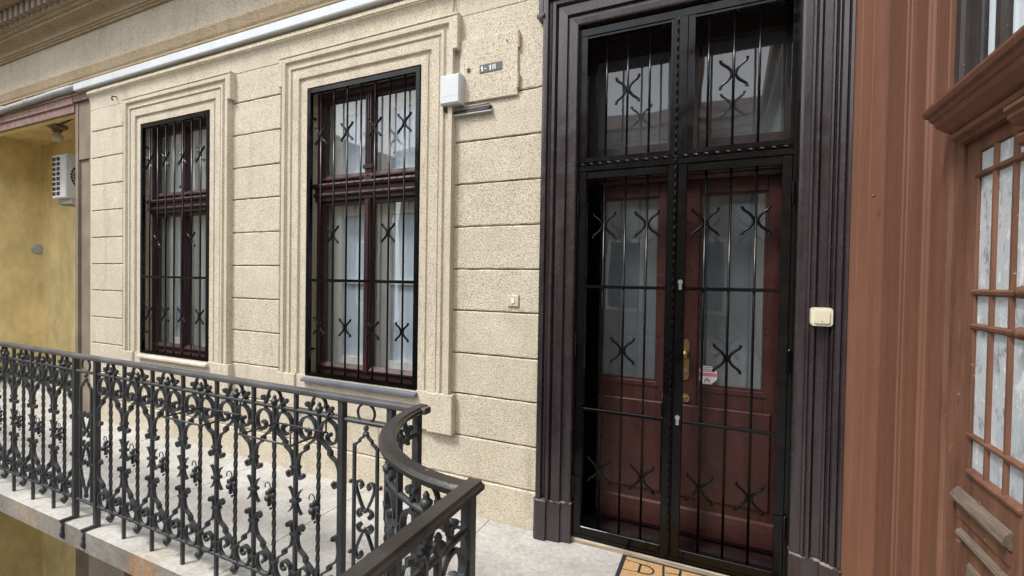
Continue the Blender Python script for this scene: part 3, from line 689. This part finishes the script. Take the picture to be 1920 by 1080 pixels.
# leaves
def bleaf(y1, y0):
    """leaf from y1 (hinge, far) to y0"""
    X = XW+.012
    ya, yb = y1-.062, y0+.085      # glazed field
    L = MB()
    L.cbox(X, X+.045, ya, y1, .03, 1.885, .002, 'x').cbox(X, X+.045, y0, yb, .03, 1.885, .002, 'x')
    L.cbox(X+.0005, X+.045, yb, ya, 1.848, 1.885, .002, 'x').cbox(X+.0005, X+.045, yb, ya, .03, 1.028, .002, 'x')
    lf = L.build('door_leaf', 'brown_worn', bd)
    wd = (ya-yb)
    n = 3; bar = .020; pw = (wd-2*bar)/3
    ys = []
    for k in range(3):
        a = ya-k*(pw+bar); ys.append((a-pw, a))
        if k < 2: MB().prism([(X+.03, a-pw-bar), (X+.006, a-pw-bar), (X+.0, a-pw-bar*.7), (X+.0, a-pw-bar*.3), (X+.006, a-pw), (X+.03, a-pw)], 1.03, 1.848, 'z').build('muntin', 'brown_worn', lf)
    zs = [1.03, 1.116, 1.40, 1.488, 1.79, 1.848]
    for z in zs[1:-1]:
        MB().prism([(X+.025, z-.010), (X+.006, z-.009), (X-.003, z-.004), (X-.004, z+.003), (X+.002, z+.008), (X+.025, z+.010)], yb-.004, ya+.012, 'y').build('muntin', 'brown_worn', lf)
    MB().prism([(X+.03, 1.022), (X-.006, 1.020), (X-.006, 1.026), (X+.012, 1.040), (X+.03, 1.042)], yb-.004, ya+.004, 'y').build('glazing_sill', 'brown_worn', lf)
    for (a, b) in ys:
        for i in range(len(zs)-1): B(X+.007, X+.011, a-.003, b+.003, zs[i]+.004, zs[i+1]-.002).build('pane', 'flaked_film', lf)
    # weathered bolection strips
    MB().prism([(X+.002, .926), (X-.006, .926), (X-.009, .931), (X-.017, .934), (X-.019, .941), (X-.014, .954), (X-.003, .966), (X+.002, .966)], y1-.272, y1-.012, 'y').build('drip_moulding', 'grey_wood', lf)
    MB().prism([(X+.002, .890), (X-.004, .890), (X-.006, .924), (X+.002, .924)], y1-.268, y1-.016, 'y').build('drip_board', 'brown_worn', lf)
    MB().prism([(X+.002, .842), (X-.005, .842), (X-.012, .848), (X-.010, .856), (X+.002, .864)], y0+.02, y1-.03, 'y').build('panel_moulding', 'grey_wood', lf)
    MB().prism([(X+.002, .10), (X-.010, .10), (X-.012, .83), (X+.002, .836)], y1-.052, y1-.034, 'y').build('panel_moulding', 'brown_worn', lf)
    MB().cbox(X-.006, X+.003, y0+.06, y1-.075, .16, .80, .01, 'x').build('panel', 'grey_wood', lf)
    return lf
bleaf(1.648, 1.262); bleaf(1.258, .87)
B(XW-.012, XW+.012, 1.238, 1.282, .03, 1.88).build('meeting_strip', 'brown_worn', bd)
for z in (1.404, 1.492):
    MB().lathe([(.0, 0), (.006, .004), (.012, .018), (.009, .024), (.014, .034), (.014, .05), (0, .052)][::-1], (XW+.002, 1.302, z), 8, 'y').build('turned_stud', 'brown_worn', bd, True)
MB().ball((.531, 2.30, 1.86), .007, 8).build('screw_head', 'brown_paint', bd)
B(XW+.10, XW+.28, .8, 1.78, -.002, 3.1).build('door_backing', 'dark_room', bd)

# ------------------------------------------------------------------ iron railing
RH = 1.003
CZ = .505
half = [(.050, .122), (.044, .108), (.032, .105), (.020, .120), (.014, .15), (.016, .185), (.030, .214), (.056, .230), (.064, .238), (.066, .256), (.078, .264), (.106, .284), (.123, .312), (.122, .345), (.105, .374), (.079, .385), (.050, .377), (.030, .354), (.025, .325), (.035, .298), (.058, .286), (.080, .298), (.083, .320), (.066, .330)]
def scroll_mb(sx, sz):
    p = smoothpath([(sx*a, CZ+sz*b) for a, b in half], 2)
    mb = MB().strip(p, .0088, .019)
    mb.ball((sx*.045, 0, CZ+sz*.119), .0125, 6); mb.ball((sx*.066, 0, CZ+sz*.325), .0115, 6)
    mb.box(sx*.066-.009, sx*.066+.009, -.010, .010, CZ+sz*.247-.009, CZ+sz*.247+.009)
    return mb
def collar_mb(z, ww): return MB().box(-ww, ww, -.013, .013, z-.0065, z+.0065)
def leaves_mb():
    mb = MB()
    for sx in (-1, 1):
        for sz in (-1, 1):
            p = smoothpath([(sx*.010, CZ), (sx*.0115, CZ+sz*.018), (sx*.022, CZ+sz*.038), (sx*.038, CZ+sz*.056)], 2)
            N = len(p); vv = []
            for i, (a, b) in enumerate(p):
                wd = .005; vv += [(a-wd/2, -.008, b), (a+wd/2, -.008, b), (a+wd/2, .008, b), (a-wd/2, .008, b)]
            mb.add(vv, [(i*4+k, i*4+(k+1) % 4, i*4+4+(k+1) % 4, i*4+4+k) for i in range(N-1) for k in range(4)]+[(3,2,1,0), tuple((N-1)*4+k for k in range(4))])
    mb.box(-.020, .020, -.016, .016, CZ-.007, CZ+.007)
    return mb
def abar_mb(z0=.0): return MB().box(-.0075, .0075, -.0075, .0075, z0, .985)
def bbar_mb():
    mb = MB(); vv = []; N = 0
    z = .10
    zs = [.10, .23]+[.23+.54*k/40 for k in range(1, 41)]+[.905]
    for z in zs:
        a0 = pi/4+(min(max(z, .23), .77)-.23)/.54*pi*6
        for k in range(4): vv.append((.0098*cos(a0+k*pi/2), .0098*sin(a0+k*pi/2), z))
    N = len(zs)
    mb.add(vv, [(i*4+k, i*4+(k+1) % 4, i*4+4+(k+1) % 4, i*4+4+k) for i in range(N-1) for k in range(4)]+[(3,2,1,0), tuple((N-1)*4+k for k in range(4))])
    return mb
def finial_mb(): return MB().lathe([(.009, .905), (.010, .915), (.016, .926), (.018, .935), (.011, .941), (.008, .945), (.0095, .951), (.004, .960), (0, .962)], (0, 0, 0), 10)
def drop_mb(): return MB().lathe([(.010, .113), (.012, .10), (.022, .092), (.020, .084), (.010, .066), (.004, .058), (0, .056)], (0, 0, 0), 8)
def flower_mb():
    mb = MB(); y = -.020
    mb.ball((0, y-.012, CZ-.004), .016, 8)
    for k in range(6):
        a = k*pi/3+.4; mb.ball((.021*cos(a), y-.002, CZ-.004+.025*sin(a)), .0135, 6, (1, .6, 1))
    mb.ball((.004, y, CZ+.030), .012, 6); mb.ball((-.006, y, CZ-.040), .010, 6); mb.ball((.004, y, CZ-.056), .007, 6)
    mb.ball((.026, y+.004, CZ-.022), .009, 6, (1.4, .5, .8)); mb.ball((-.027, y+.004, CZ+.006), .008, 6, (1.3, .5, .8))
    mb.strip([(-.016+.022*cos(t*pi/8)*.8, CZ+.040+.020*sin(t*pi/8)) for t in range(-2, 10)], .003, .004, y)
    return mb
def arch_mb():
    h = [(.084, .934), (.078, .946), (.066, .944), (.061, .931), (.066, .920), (.082, .919)]
    mb = MB()
    full = [(.086, .938), (.080, .949), (.067, .946), (.062, .932), (.058, .925), (.050, .930), (.046, .944), (.043, .950), (.040, .962), (.028, .980), (0, .9865)]
    p = full+[(-a, b) for a, b in full[-2::-1]]
    mb.strip(smoothpath(p, 2), .0068, .014)
    for s in (-1, 1): mb.ball((s*.077, 0, .938), .0105, 6); mb.box(s*.045-.007, s*.045+.007, -.010, .010, .941, .954); mb.box(s*.058-.006, s*.058+.006, -.007, .007, .885, .925)
    return mb
def post_mb(): return MB().box(-.0135, .0135, -.0135, .0135, -.02, .985)
def ringpanel_mb(w):
    """narrow infill between two posts: ring, knot, two rods with heart scrolls"""
    mb = MB()
    mb.tube([(.044*cos(2*pi*k/20), 0, .9475+.040*sin(2*pi*k/20)) for k in range(20)], .0058, 6, True)
    mb.ball((0, 0, .885), .012, 8); mb.ball((0, 0, .865), .013, 8, (1.2, 1, .6))
    for s in (-1, 1):
        mb.strip(smoothpath([(s*.006, .862), (s*.014, .848), (s*.030, .838), (s*.034, .826), (s*.048, .818), (s*.056, .808)], 2), .009, .012)
        mb.box(s*.060-.0055, s*.060+.0055, -.006, .006, .135, .815)
        for zc, d in ((.645, 1), (.500, -1), (.375, 1), (.215, -1)):
            pass
        for d in (1, -1):
            z0 = .505
            p = smoothpath([(s*.000, z0+d*.035), (s*.018, z0+d*.062), (s*.038, z0+d*.105), (s*.048, z0+d*.135), (s*.040, z0+d*.158), (s*.022, z0+d*.158), (s*.014, z0+d*.142), (s*.024, z0+d*.130)], 2)
            mb.strip(p, .008, .013); mb.ball((s*.024, 0, z0+d*.142), .0085, 6)
            p = smoothpath([(s*.006, z0+d*.040), (s*.022, z0+d*.046), (s*.036, z0+d*.038), (s*.038, z0+d*.022), (s*.026, z0+d*.014), (s*.018, z0+d*.024)], 2)
            mb.strip(p, .008, .013); mb.ball((s*.026, 0, z0+d*.028), .008, 6)
        mb.ball((s*.066+s*.012, 0, .655), .010, 6); mb.ball((s*.078, 0, .360), .010, 6)
        mb.strip(smoothpath([(s*.055, .31), (s*.046, .27), (s*.030, .245), (s*.026, .225), (s*.010, .200), (s*.004, .175), (s*.012, .150)], 2), .009, .012)
    mb.ball((0, 0, .545), .010, 6); mb.ball((0, 0, .470), .010, 6); mb.ball((0, 0, .165), .014, 6)
    return mb
PIECES = {
 'scroll0': (lambda: scroll_mb(1, 1), 'scroll', False), 'scroll1': (lambda: scroll_mb(-1, 1), 'scroll', False), 'scroll2': (lambda: scroll_mb(1, -1), 'scroll', False), 'scroll3': (lambda: scroll_mb(-1, -1), 'scroll', False),
 'leaves': (leaves_mb, 'leaf_clasp', False), 'c0': (lambda: collar_mb(.655, .023), 'collar', False), 'c1': (lambda: collar_mb(.355, .023), 'collar', False), 'c2': (lambda: collar_mb(.825, .018), 'collar', False), 'c3': (lambda: collar_mb(.185, .018), 'collar', False),
 'abar': (abar_mb, 'baluster', False), 'bbar': (bbar_mb, 'twisted_baluster', False), 'c4': (lambda: collar_mb(.818, .018), 'collar', False), 'c5': (lambda: collar_mb(.192, .018), 'collar', False),
 'finial': (finial_mb, 'finial', True), 'drop': (drop_mb, 'drop_finial', True), 'flower': (flower_mb, 'rosette', True), 'arch': (arch_mb, 'arch_scroll', False),
 'post': (post_mb, 'post', False), 'ringpanel': (lambda: ringpanel_mb(.24), 'ring_panel', False)}
CACHE = {}
class Section:
    def __init__(s, root, warp=None): s.root = root; s.warp = warp
    def piece(s, key, s0, parent=None):
        fn, nm, sm = PIECES[key]
        if s.warp:
            mb = fn(); mb.v = [(p[0]+s0, p[1], p[2]) for p in mb.v]
            return put(nm, mb.mesh(nm, 'iron', sm, s.warp), parent or s.root)
        if key not in CACHE: CACHE[key] = fn().mesh(nm, 'iron', sm)
        ob = put(nm, CACHE[key], parent or s.root, loc=None if parent else (s0, 0, 0))
        if key in ('abar', 'bbar'): ob.rotation_euler = (random.uniform(-.004, .004), random.uniform(-.004, .004), random.uniform(-.12, .12) if key == 'bbar' else random.uniform(-.03, .03))
        return ob
    def A(s, s0, sides=(1, -1), bar=True):
        a = s.piece('abar' if bar else 'post', s0)
        if 1 in sides: s.piece('scroll0', s0, a); s.piece('scroll2', s0, a)
        if -1 in sides: s.piece('scroll1', s0, a); s.piece('scroll3', s0, a)
        if bar:
            for k in ('leaves', 'c0', 'c1', 'c2', 'c3'): s.piece(k, s0, a)
        return a
    def Bb(s, s0):
        b = s.piece('bbar', s0)
        for k in ('c4', 'c5', 'finial', 'drop', 'flower', 'arch'): s.piece(k, s0, b)
        return b
    def bar(s, name, prof, s0, s1, mat='iron', n=1):
        """prof: (n,z) polygon extruded along s"""
        mb = MB(); m = len(prof); vv = []
        for i in range(n+1): vv += [(s0+(s1-s0)*i/n, a, b) for a, b in prof]
        ff = [(i*m+k, i*m+(k+1) % m, i*m+m+(k+1) % m, i*m+m+k) for i in range(n) for k in range(m)]+[tuple(range(m))[::-1], tuple(n*m+k for k in range(m))]
        mb.add(vv, ff)
        return put(name, mb.mesh(name, mat, False, s.warp), s.root)
    def rails(s, s0, s1, n=1, hand=None, h0=None, h1=None):
        rd = [(.0095*cos(k*pi/4+pi/8), .0095*sin(k*pi/4+pi/8)) for k in range(8)]
        s.bar('rail_bar', [(a, .908+b) for a, b in rd], s0, s1, 'iron', n)
        s.bar('rail_bar', [(a*1.1, .124+b*1.1) for a, b in rd], s0, s1, 'iron', n)
        s.bar('handrail', hand or HAND, s0 if h0 is None else h0, s1 if h1 is None else h1, 'rail_grey' if hand is None else 'handrail_iron', n)
HAND = [(-.018, .985), (.018, .985), (.020, .992), (.020, 1.003), (.017, 1.009), (-.017, 1.009), (-.020, 1.003), (-.020, .992)]
HAND2 = [(-.016, .984), (.016, .984), (.020, .991), (.027, .994), (.027, 1.004), (.022, 1.007), (.017, 1.013), (-.017, 1.013), (-.022, 1.007), (-.027, 1.004), (-.027, .994), (-.020, .991)]
GRP = 'balcony railing sections'
D = .1352
# main section
root = thing('balcony_railing', 'long straight railing section carrying the wire planter holders', 'railing', GRP, (0, CY, 0))
S = Section(root)
S.rails(-3.600, -1.075, h0=-3.60, h1=-1.02)
P0 = -1.447
for k in range(7): S.Bb(P0-D*(2*k+1))
for k in range(1, 7): S.A(P0-2*D*k)
S.A(P0, (-1,), False); PL = P0-14*D
S.A(PL-.012, (1,), False); S.piece('post', -1.192)
S.piece('ringpanel', (P0-1.192)/2); S.piece('ringpanel', PL-.012-.12)
S.piece('post', -1.068)
for x in (PL-.012, P0, -1.192):
    MB().lathe([(.004, -.10), (.016, -.085), (.020, -.07), (.012, -.055), (.016, -.04), (.011, -.02), (.011, 0)], (x, -.058, 0), 8).build('anchor_drop', 'iron', root, True)
    B(x-.008, x+.008, -.075, .012, .004, .018).build('anchor_foot', 'iron', root)
# left section
root = thing('balcony_railing', 'straight railing section in front of the yellow recess', 'railing', GRP, (0, CY, 0))
S = Section(root)
PQ = PL-.012-.24
S.rails(-9.78, -3.602, h0=-9.78, h1=-3.602)
S.A(PQ, (-1,), False)
for k in range(22): S.Bb(PQ-D*(2*k+1))
for k in range(1, 22): S.A(PQ-2*D*k)
MB().lathe([(.004, -.10), (.016, -.085), (.020, -.07), (.012, -.055), (.016, -.04), (.011, -.02), (.011, 0)], (PQ, -.058, 0), 8).build('anchor_drop', 'iron', root, True)
B(PQ-.008, PQ+.008, -.075, .012, .004, .018).build('anchor_foot', 'iron', root)
# rounded corner section
root = thing('balcony_railing', 'quarter round corner railing section with worn dark handrail', 'railing', GRP, (CX, CY, 0))
def arcwarp(p):
    th = pi+p[0]/RAX; r = RAX-p[1]; return (r*cos(th), r*sin(th), p[2])
S = Section(root, arcwarp); LA = RAX*pi/2
S.rails(.0, LA, 24, [(a, b-.0015) for a, b in HAND2], -.030, LA-.004)
dd = LA/6
for k in (1, 3, 5): S.Bb(dd*k)
for k in (2, 4): S.A(dd*k)
# near section, running towards the viewer
root = thing('balcony_railing', 'straight railing section with worn dark handrail starting at the rounded corner', 'railing', GRP, (CX, CY-RAX, 0), -pi/2)
S = Section(root)
S.rails(0, 6.5, 1, HAND2, -.03, 6.5)
S.A(0, (1,), False)
for k in range(24): S.Bb(D*(2*k+1))
for k in range(1, 24): S.A(2*D*k)

# wire planter holders hanging outside the rail
def holder(x0, x1, label):
    h = thing('planter_holder', label, 'planter holder', 'wire planter holders on the railing')
    yb, yf, z = 1.452, 1.275, .848
    r = .0042
    for k, x in enumerate((x0, x1)):
        MB().tube(smoothpath([(x, 1.492, .900), (x, 1.490, .922), (x, 1.472, .929), (x, 1.455, .915), (x, yb, .88), (x, yb, z)], 3), r, 6).build('hook', 'iron', h, True)
        MB().tube([(x, yb, z), (x, yf, z), (x-.004, yf+.004, z+.055)], r, 6).build('arm', 'iron', h, True)
    MB().tube([(x0-.01, yb, z), (x1+.01, yb, z)], r, 6).build('back_wire', 'iron', h, True)
    MB().tube([(x0-.01, yf, z), (x1+.01, yf, z)], r, 6).build('front_wire', 'iron', h, True)
holder(-2.326, -2.05, 'empty wire planter holder hung midway along the long railing section')
holder(-1.80, -1.51, 'empty wire planter holder hung beside the end post of the long railing section')

# ------------------------------------------------------------------ fittings on the wall
t = thing('cable_trunking', 'long white plastic cable trunking under the cornice', 'cable duct')
xs = [-6.20, -5.2, -3.2, -1.0]
for a, b in zip(xs, xs[1:]):
    B(a+.001, b-.001, 2.534, 2.574, 3.388, 3.460).build('duct', 'white_pvc', t)
    B(a+.001, b-.001, 2.531, 2.5339, 3.394, 3.454).build('lid', 'white_pvc', t)
t = MB().tube([(-6.20, 2.548, 3.43), (-6.6, 2.55, 3.435), (-7.1, 2.548, 3.425), (-7.8, 2.55, 3.42), (-8.05, 2.545, 3.40), (-8.4, 2.54, 3.33)], .033, 10).build('conduit_pipe', 'conduit_grey', None, True)
tag(t, 'grey conduit pipe running along the mauve lintel', 'pipe')
for x in (-6.35, -6.75, -7.25, -7.85): MB().tube([(x-.012, 2.549, 3.428), (x+.012, 2.549, 3.428)], .0375, 10).build('clip', 'conduit_grey', t, True)
t = thing('junction_box', 'white plastic junction box on the corner of the window surround', 'junction box')
MB().cbox(-1.672, -1.530, 2.515, 2.589, 2.600, 2.785, .006).build('housing', 'white_pvc', t)
MB().cbox(-1.667, -1.535, 2.511, 2.516, 2.607, 2.778, .003).build('lid', 'white_pvc', t)
B(-1.66, -1.545, 2.5105, 2.5112, 2.648, 2.6495).build('lid_seam', 'conduit_grey', t)
t = MB().tube(smoothpath([(-1.610, 2.575, 3.36), (-1.612, 2.565, 3.2), (-1.605, 2.575, 2.95), (-1.612, 2.58, 2.90), (-1.632, 2.575, 2.865), (-1.636, 2.57, 2.78)], 4), .0055, 6).build('cable', 'cable_grey', None, True)
tag(t, 'thin cable dropping from the trunking to the white box', 'cable')
t = thing('cable_bundle', 'bundle of stub cables sticking out under the white box', 'cable')
for k, (dy, dz, x1) in enumerate(((0, 0, -1.33), (.006, .014, -1.345), (-.008, -.012, -1.34), (.004, .026, -1.36))):
    MB().tube(smoothpath([(-1.665+k*.012, 2.56+dy, 2.605), (-1.66+k*.012, 2.555+dy, 2.578+dz*.4), (-1.63, 2.568+dy, 2.567+dz*.6), (-1.55, 2.574+dy, 2.565+dz), (-1.45, 2.576+dy, 2.566+dz), (x1, 2.576+dy, 2.568+dz)], 3), .0065, 6).build('cable', 'cable_grey' if k % 2 else 'cable_black', t, True)
B(-1.668, -1.33, 2.560, 2.590, 2.538, 2.546).build('tray', 'conduit_grey', t)
# meter cabinet
t = thing('meter_cabinet', 'flush roughcast meter cabinet door with dark number plate', 'cabinet')
MB().cbox(-1.565, -1.160, 2.572, 2.592, 2.615, 3.008, .004).build('cabinet_door', 'plaster', t)
for z in (2.70, 2.94): MB().lathe([(0, z-.045), (.009, z-.045), (.009, z+.045), (0, z+.045)], (-1.156, 2.574, 0), 8).build('hinge', 'plaster_dirty', t)
MB().lathe([(.0, 2.564), (.007, 2.564), (.007, 2.568), (.013, 2.567), (.014, 2.573)], (-1.498, 0, 2.815), 12, 'y').build('lock', 'grey_wood', t)
MB().lathe([(.0, 2.569), (.004, 2.569), (.005, 2.573)], (-1.235, 0, 2.95), 8, 'y').build('screw', 'dark_plastic', t)
pt = B(-1.420, -1.264, 2.5685, 2.5718, 2.783, 2.832).build('number_plate', 'plate_dark', t)
d = MB()
for x in (-1.405, -1.348): d.prism([(x, 2.790), (x+.009, 2.790), (x+.009, 2.822), (x+.003, 2.822), (x-.006, 2.814), (x-.006, 2.810), (x, 2.813)], 2.5675, 2.5684, 'y')
d.box(-1.386, -1.370, 2.5675, 2.5684, 2.803, 2.808)
for x in (-1.329, -1.315): d.box(x, x+.007, 2.5675, 2.5684, 2.792, 2.823)
d.build('numerals', 'white_paint', pt)
# buttons
t = thing('wall_button', 'small cream push button painted over on the roughcast wall', 'doorbell')
MB().cbox(-1.206, -1.133, 2.578, 2.591, 1.339, 1.409, .004).build('plate', 'plaster_trim', t)
B(-1.180, -1.160, 2.574, 2.578, 1.360, 1.390).build('push', 'white_paint', t)
t = thing('doorbell', 'cream rounded bell push on the dark door casing', 'doorbell')
def rrect(cx, cz, hw, hh, r, n=5):
    out = []
    for q, (sx, sz) in enumerate(((1, 1), (-1, 1), (-1, -1), (1, -1))):
        for k in range(n+1):
            a = q*pi/2+k*pi/2/n; out.append((cx+sx*(hw-r)+r*cos(a), cz+sz*(hh-r)+r*sin(a)))
    return out
MB().prism(rrect(.396, 1.358, .042, .041, .014), 2.474, 2.505, 'y').build('housing', 'cream_plastic', t)
MB().prism(rrect(.396, 1.358, .030, .029, .008), 2.468, 2.4738, 'y').build('push', 'cream_plastic', t)
MB().ball((.396, 2.467, 1.338), .0025, 6).build('light', 'dark_plastic', t)
# ------------------------------------------------------------------ door mat
t = thing('doormat', 'tan coir doormat with black border and lettering', 'doormat')
mx0, mx1, my0, my1 = -.477, .28, 2.12, 2.566
B(mx0, mx1, my0, my1, .003, .010).build('backing', 'rubber', t)
B(mx0+.024, mx1-.024, my0+.024, my1-.024, .0101, .016).build('coir_pile', 'coir', t)
L = MB()
def stroke(pts, wd=.011):
    N = len(pts); vv = []
    for i, (a, b) in enumerate(pts):
        p0, p1 = pts[max(0, i-1)], pts[min(N-1, i+1)]; tx, ty = p1[0]-p0[0], p1[1]-p0[1]; l = math.hypot(tx, ty)
        nx, ny = -ty/l*wd/2, tx/l*wd/2; vv += [(a+nx, b+ny, .0165), (a-nx, b-ny, .0165)]
    L.add(vv, [(2*i, 2*i+1, 2*i+3, 2*i+2) for i in range(N-1)])
stroke([(-.372, 2.425), (-.372, 2.507)], .012)
stroke(smoothpath([(-.372, 2.502), (-.34, 2.503), (-.312, 2.488), (-.302, 2.466), (-.312, 2.442), (-.34, 2.430), (-.372, 2.430)], 3), .010)
stroke([(mx0+.024, 2.513), (-.42, 2.508), (-.372, 2.506)], .005); stroke([(mx0+.024, 2.420), (-.42, 2.425), (-.372, 2.430)], .005)
stroke([(-.262, 2.541), (-.247, 2.40)], .012); stroke([(-.177, 2.541), (-.177, 2.40)], .012); stroke([(-.245, 2.486), (-.177, 2.500)], .006)
L.build('lettering', 'rubber', t)

# ------------------------------------------------------------------ air conditioner and lamp in the recess
t = thing('air_conditioner', 'white outdoor air conditioner unit in the yellow recess', 'air conditioner')
ax0, ax1, ay0, ay1, az0, az1 = -7.84, -7.51, 2.99, 3.62, 2.44, 2.99
MB().cbox(ax0, ax1, ay0, ay1, az0, az1, .012).build('casing', 'ac_white', t)
gm = B(-.036, .036, -.004, .004, -.021, .021).mesh('vent_slot', 'dark_plastic')
for i in range(2):
    for k in range(8): put('vent_slot', gm, t, loc=(ax0+.055+i*.105, ay0-.001, az0+.06+k*.062))
MB().lathe([(.20, ax1-.002), (.205, ax1+.012), (.188, ax1+.014), (.185, ax1-.004)], (0, 3.222, 2.72), 28, 'x').build('fan_ring', 'ac_white', t)
MB().lathe([(0, ax1+.001), (.187, ax1+.001), (.187, ax1+.003), (0, ax1+.003)], (0, 3.222, 2.72), 28, 'x').build('fan_opening', 'dark_plastic', t)
gr = MB()
for k in range(28): gr.tube([(ax1+.010, 3.222+.03*cos(k*pi/14), 2.72+.03*sin(k*pi/14)), (ax1+.010, 3.222+.186*cos(k*pi/14), 2.72+.186*sin(k*pi/14))], .0035, 4)
for r_ in (.06, .11, .16): gr.tube([(ax1+.010, 3.222+r_*cos(k*pi/12), 2.72+r_*sin(k*pi/12)) for k in range(24)], .003, 4, True)
gr.build('fan_guard', 'ac_white', t)
B(ax0+.02, ax1+.02, 3.05, 3.09, az0-.06, az0).box(ax0+.02, ax1+.02, 3.48, 3.52, az0-.06, az0).box(ax0+.02, ax0+.06, 3.05, 3.62, az0-.075, az0-.04).build('bracket', 'conduit_grey', t)
MB().tube(smoothpath([(-7.83, 3.35, 2.86), (-8.0, 3.36, 2.88), (-8.2, 3.5, 2.90), (-8.35, 3.58, 2.86)], 4), .03, 8).tube(smoothpath([(-7.83, 3.3, 2.80), (-8.05, 3.33, 2.79), (-8.25, 3.5, 2.82), (-8.35, 3.6, 2.90)], 4), .02, 8).build('pipe', 'cable_grey', t, True)
t = thing('ceiling_lamp', 'bare bulb lamp on a dark round base on the recess ceiling', 'lamp')
lx, ly = -8.3, 3.22
MB().lathe([(0, RZ), (.11, RZ), (.11, RZ-.03), (.06, RZ-.06), (.05, RZ-.09), (0, RZ-.09)], (lx, ly, 0), 14).build('base', 'jamb_brown', t)
MB().lathe([(.03, RZ-.09), (.035, RZ-.11), (.065, RZ-.15), (.06, RZ-.19), (.03, RZ-.215), (0, RZ-.22)], (lx, ly, 0), 12).build('bulb', 'bulb', t, True)
t = MB().tube(smoothpath([(-8.25, 3.2, RZ-.02), (-7.6, 3.1, RZ-.035), (-7.2, 2.95, RZ-.05), (-6.8, 2.8, RZ-.22)], 4), .012, 6).build('lamp_cable', 'cable_black', None, True)
tag(t, 'black cable running across the recess ceiling to the bulb', 'cable')

# ------------------------------------------------------------------ the rest of the courtyard (seen in the glass)
def court_block(name, label, loc, rz, width, eave, ridge):
    b = thing(name, label, 'building', None, loc, rz)       # local: facade on y=0 facing +y
    m = MB().box(-width/2, width/2, -.5, 0, -4.5, eave); m.build('wall', 'far_wall', b)
    MB().box(-width/2, width/2, 0, .22, eave-.25, eave).box(-width/2, width/2, 0, .12, eave-.4, eave-.25).build('cornice', 'plaster_dirty', b)
    r = MB().prism([(.30, eave), (.30, eave+.06), (-4.5, ridge+.06), (-4.5, eave)], -width/2, width/2, 'x').build('roof', 'roof_tile', b)
    fr = MB().box(-.55, .55, 0, .06, -1.1, 1.1).mesh('window', 'cream_paint'); pn = MB().box(-.44, -.03, .06, .066, -1.0, 1.0).box(.03, .44, .06, .066, -1.0, 1.0).mesh('pane', 'dark_room')
    n = int(width//2.4)
    for zc in (-2.6, 1.7, 5.2):
        if zc+1.3 > eave: continue
        for k in range(n):
            wnd = put('window', fr, b, loc=(-width/2+1.4+k*2.4, 0, zc)); put('pane', pn, wnd)
    MB().box(-1.2, -.6, -3.2, -2.6, eave+.5, ridge+1.4).box(3.0, 3.7, -3.0, -2.4, eave+.5, ridge+1.2).build('chimney', 'roof_tile', r)
    return b
court_block('opposite_building', 'courtyard block across from the barred windows, mirrored in the glass', (-4.5, -9.2, 0), 0, 14, 6.2, 8.3)
court_block('side_building', 'courtyard side block next to the yellow recess, mirrored in the glass', (-11.6, -4.0, 0), -pi/2, 10, 5.9, 7.9)
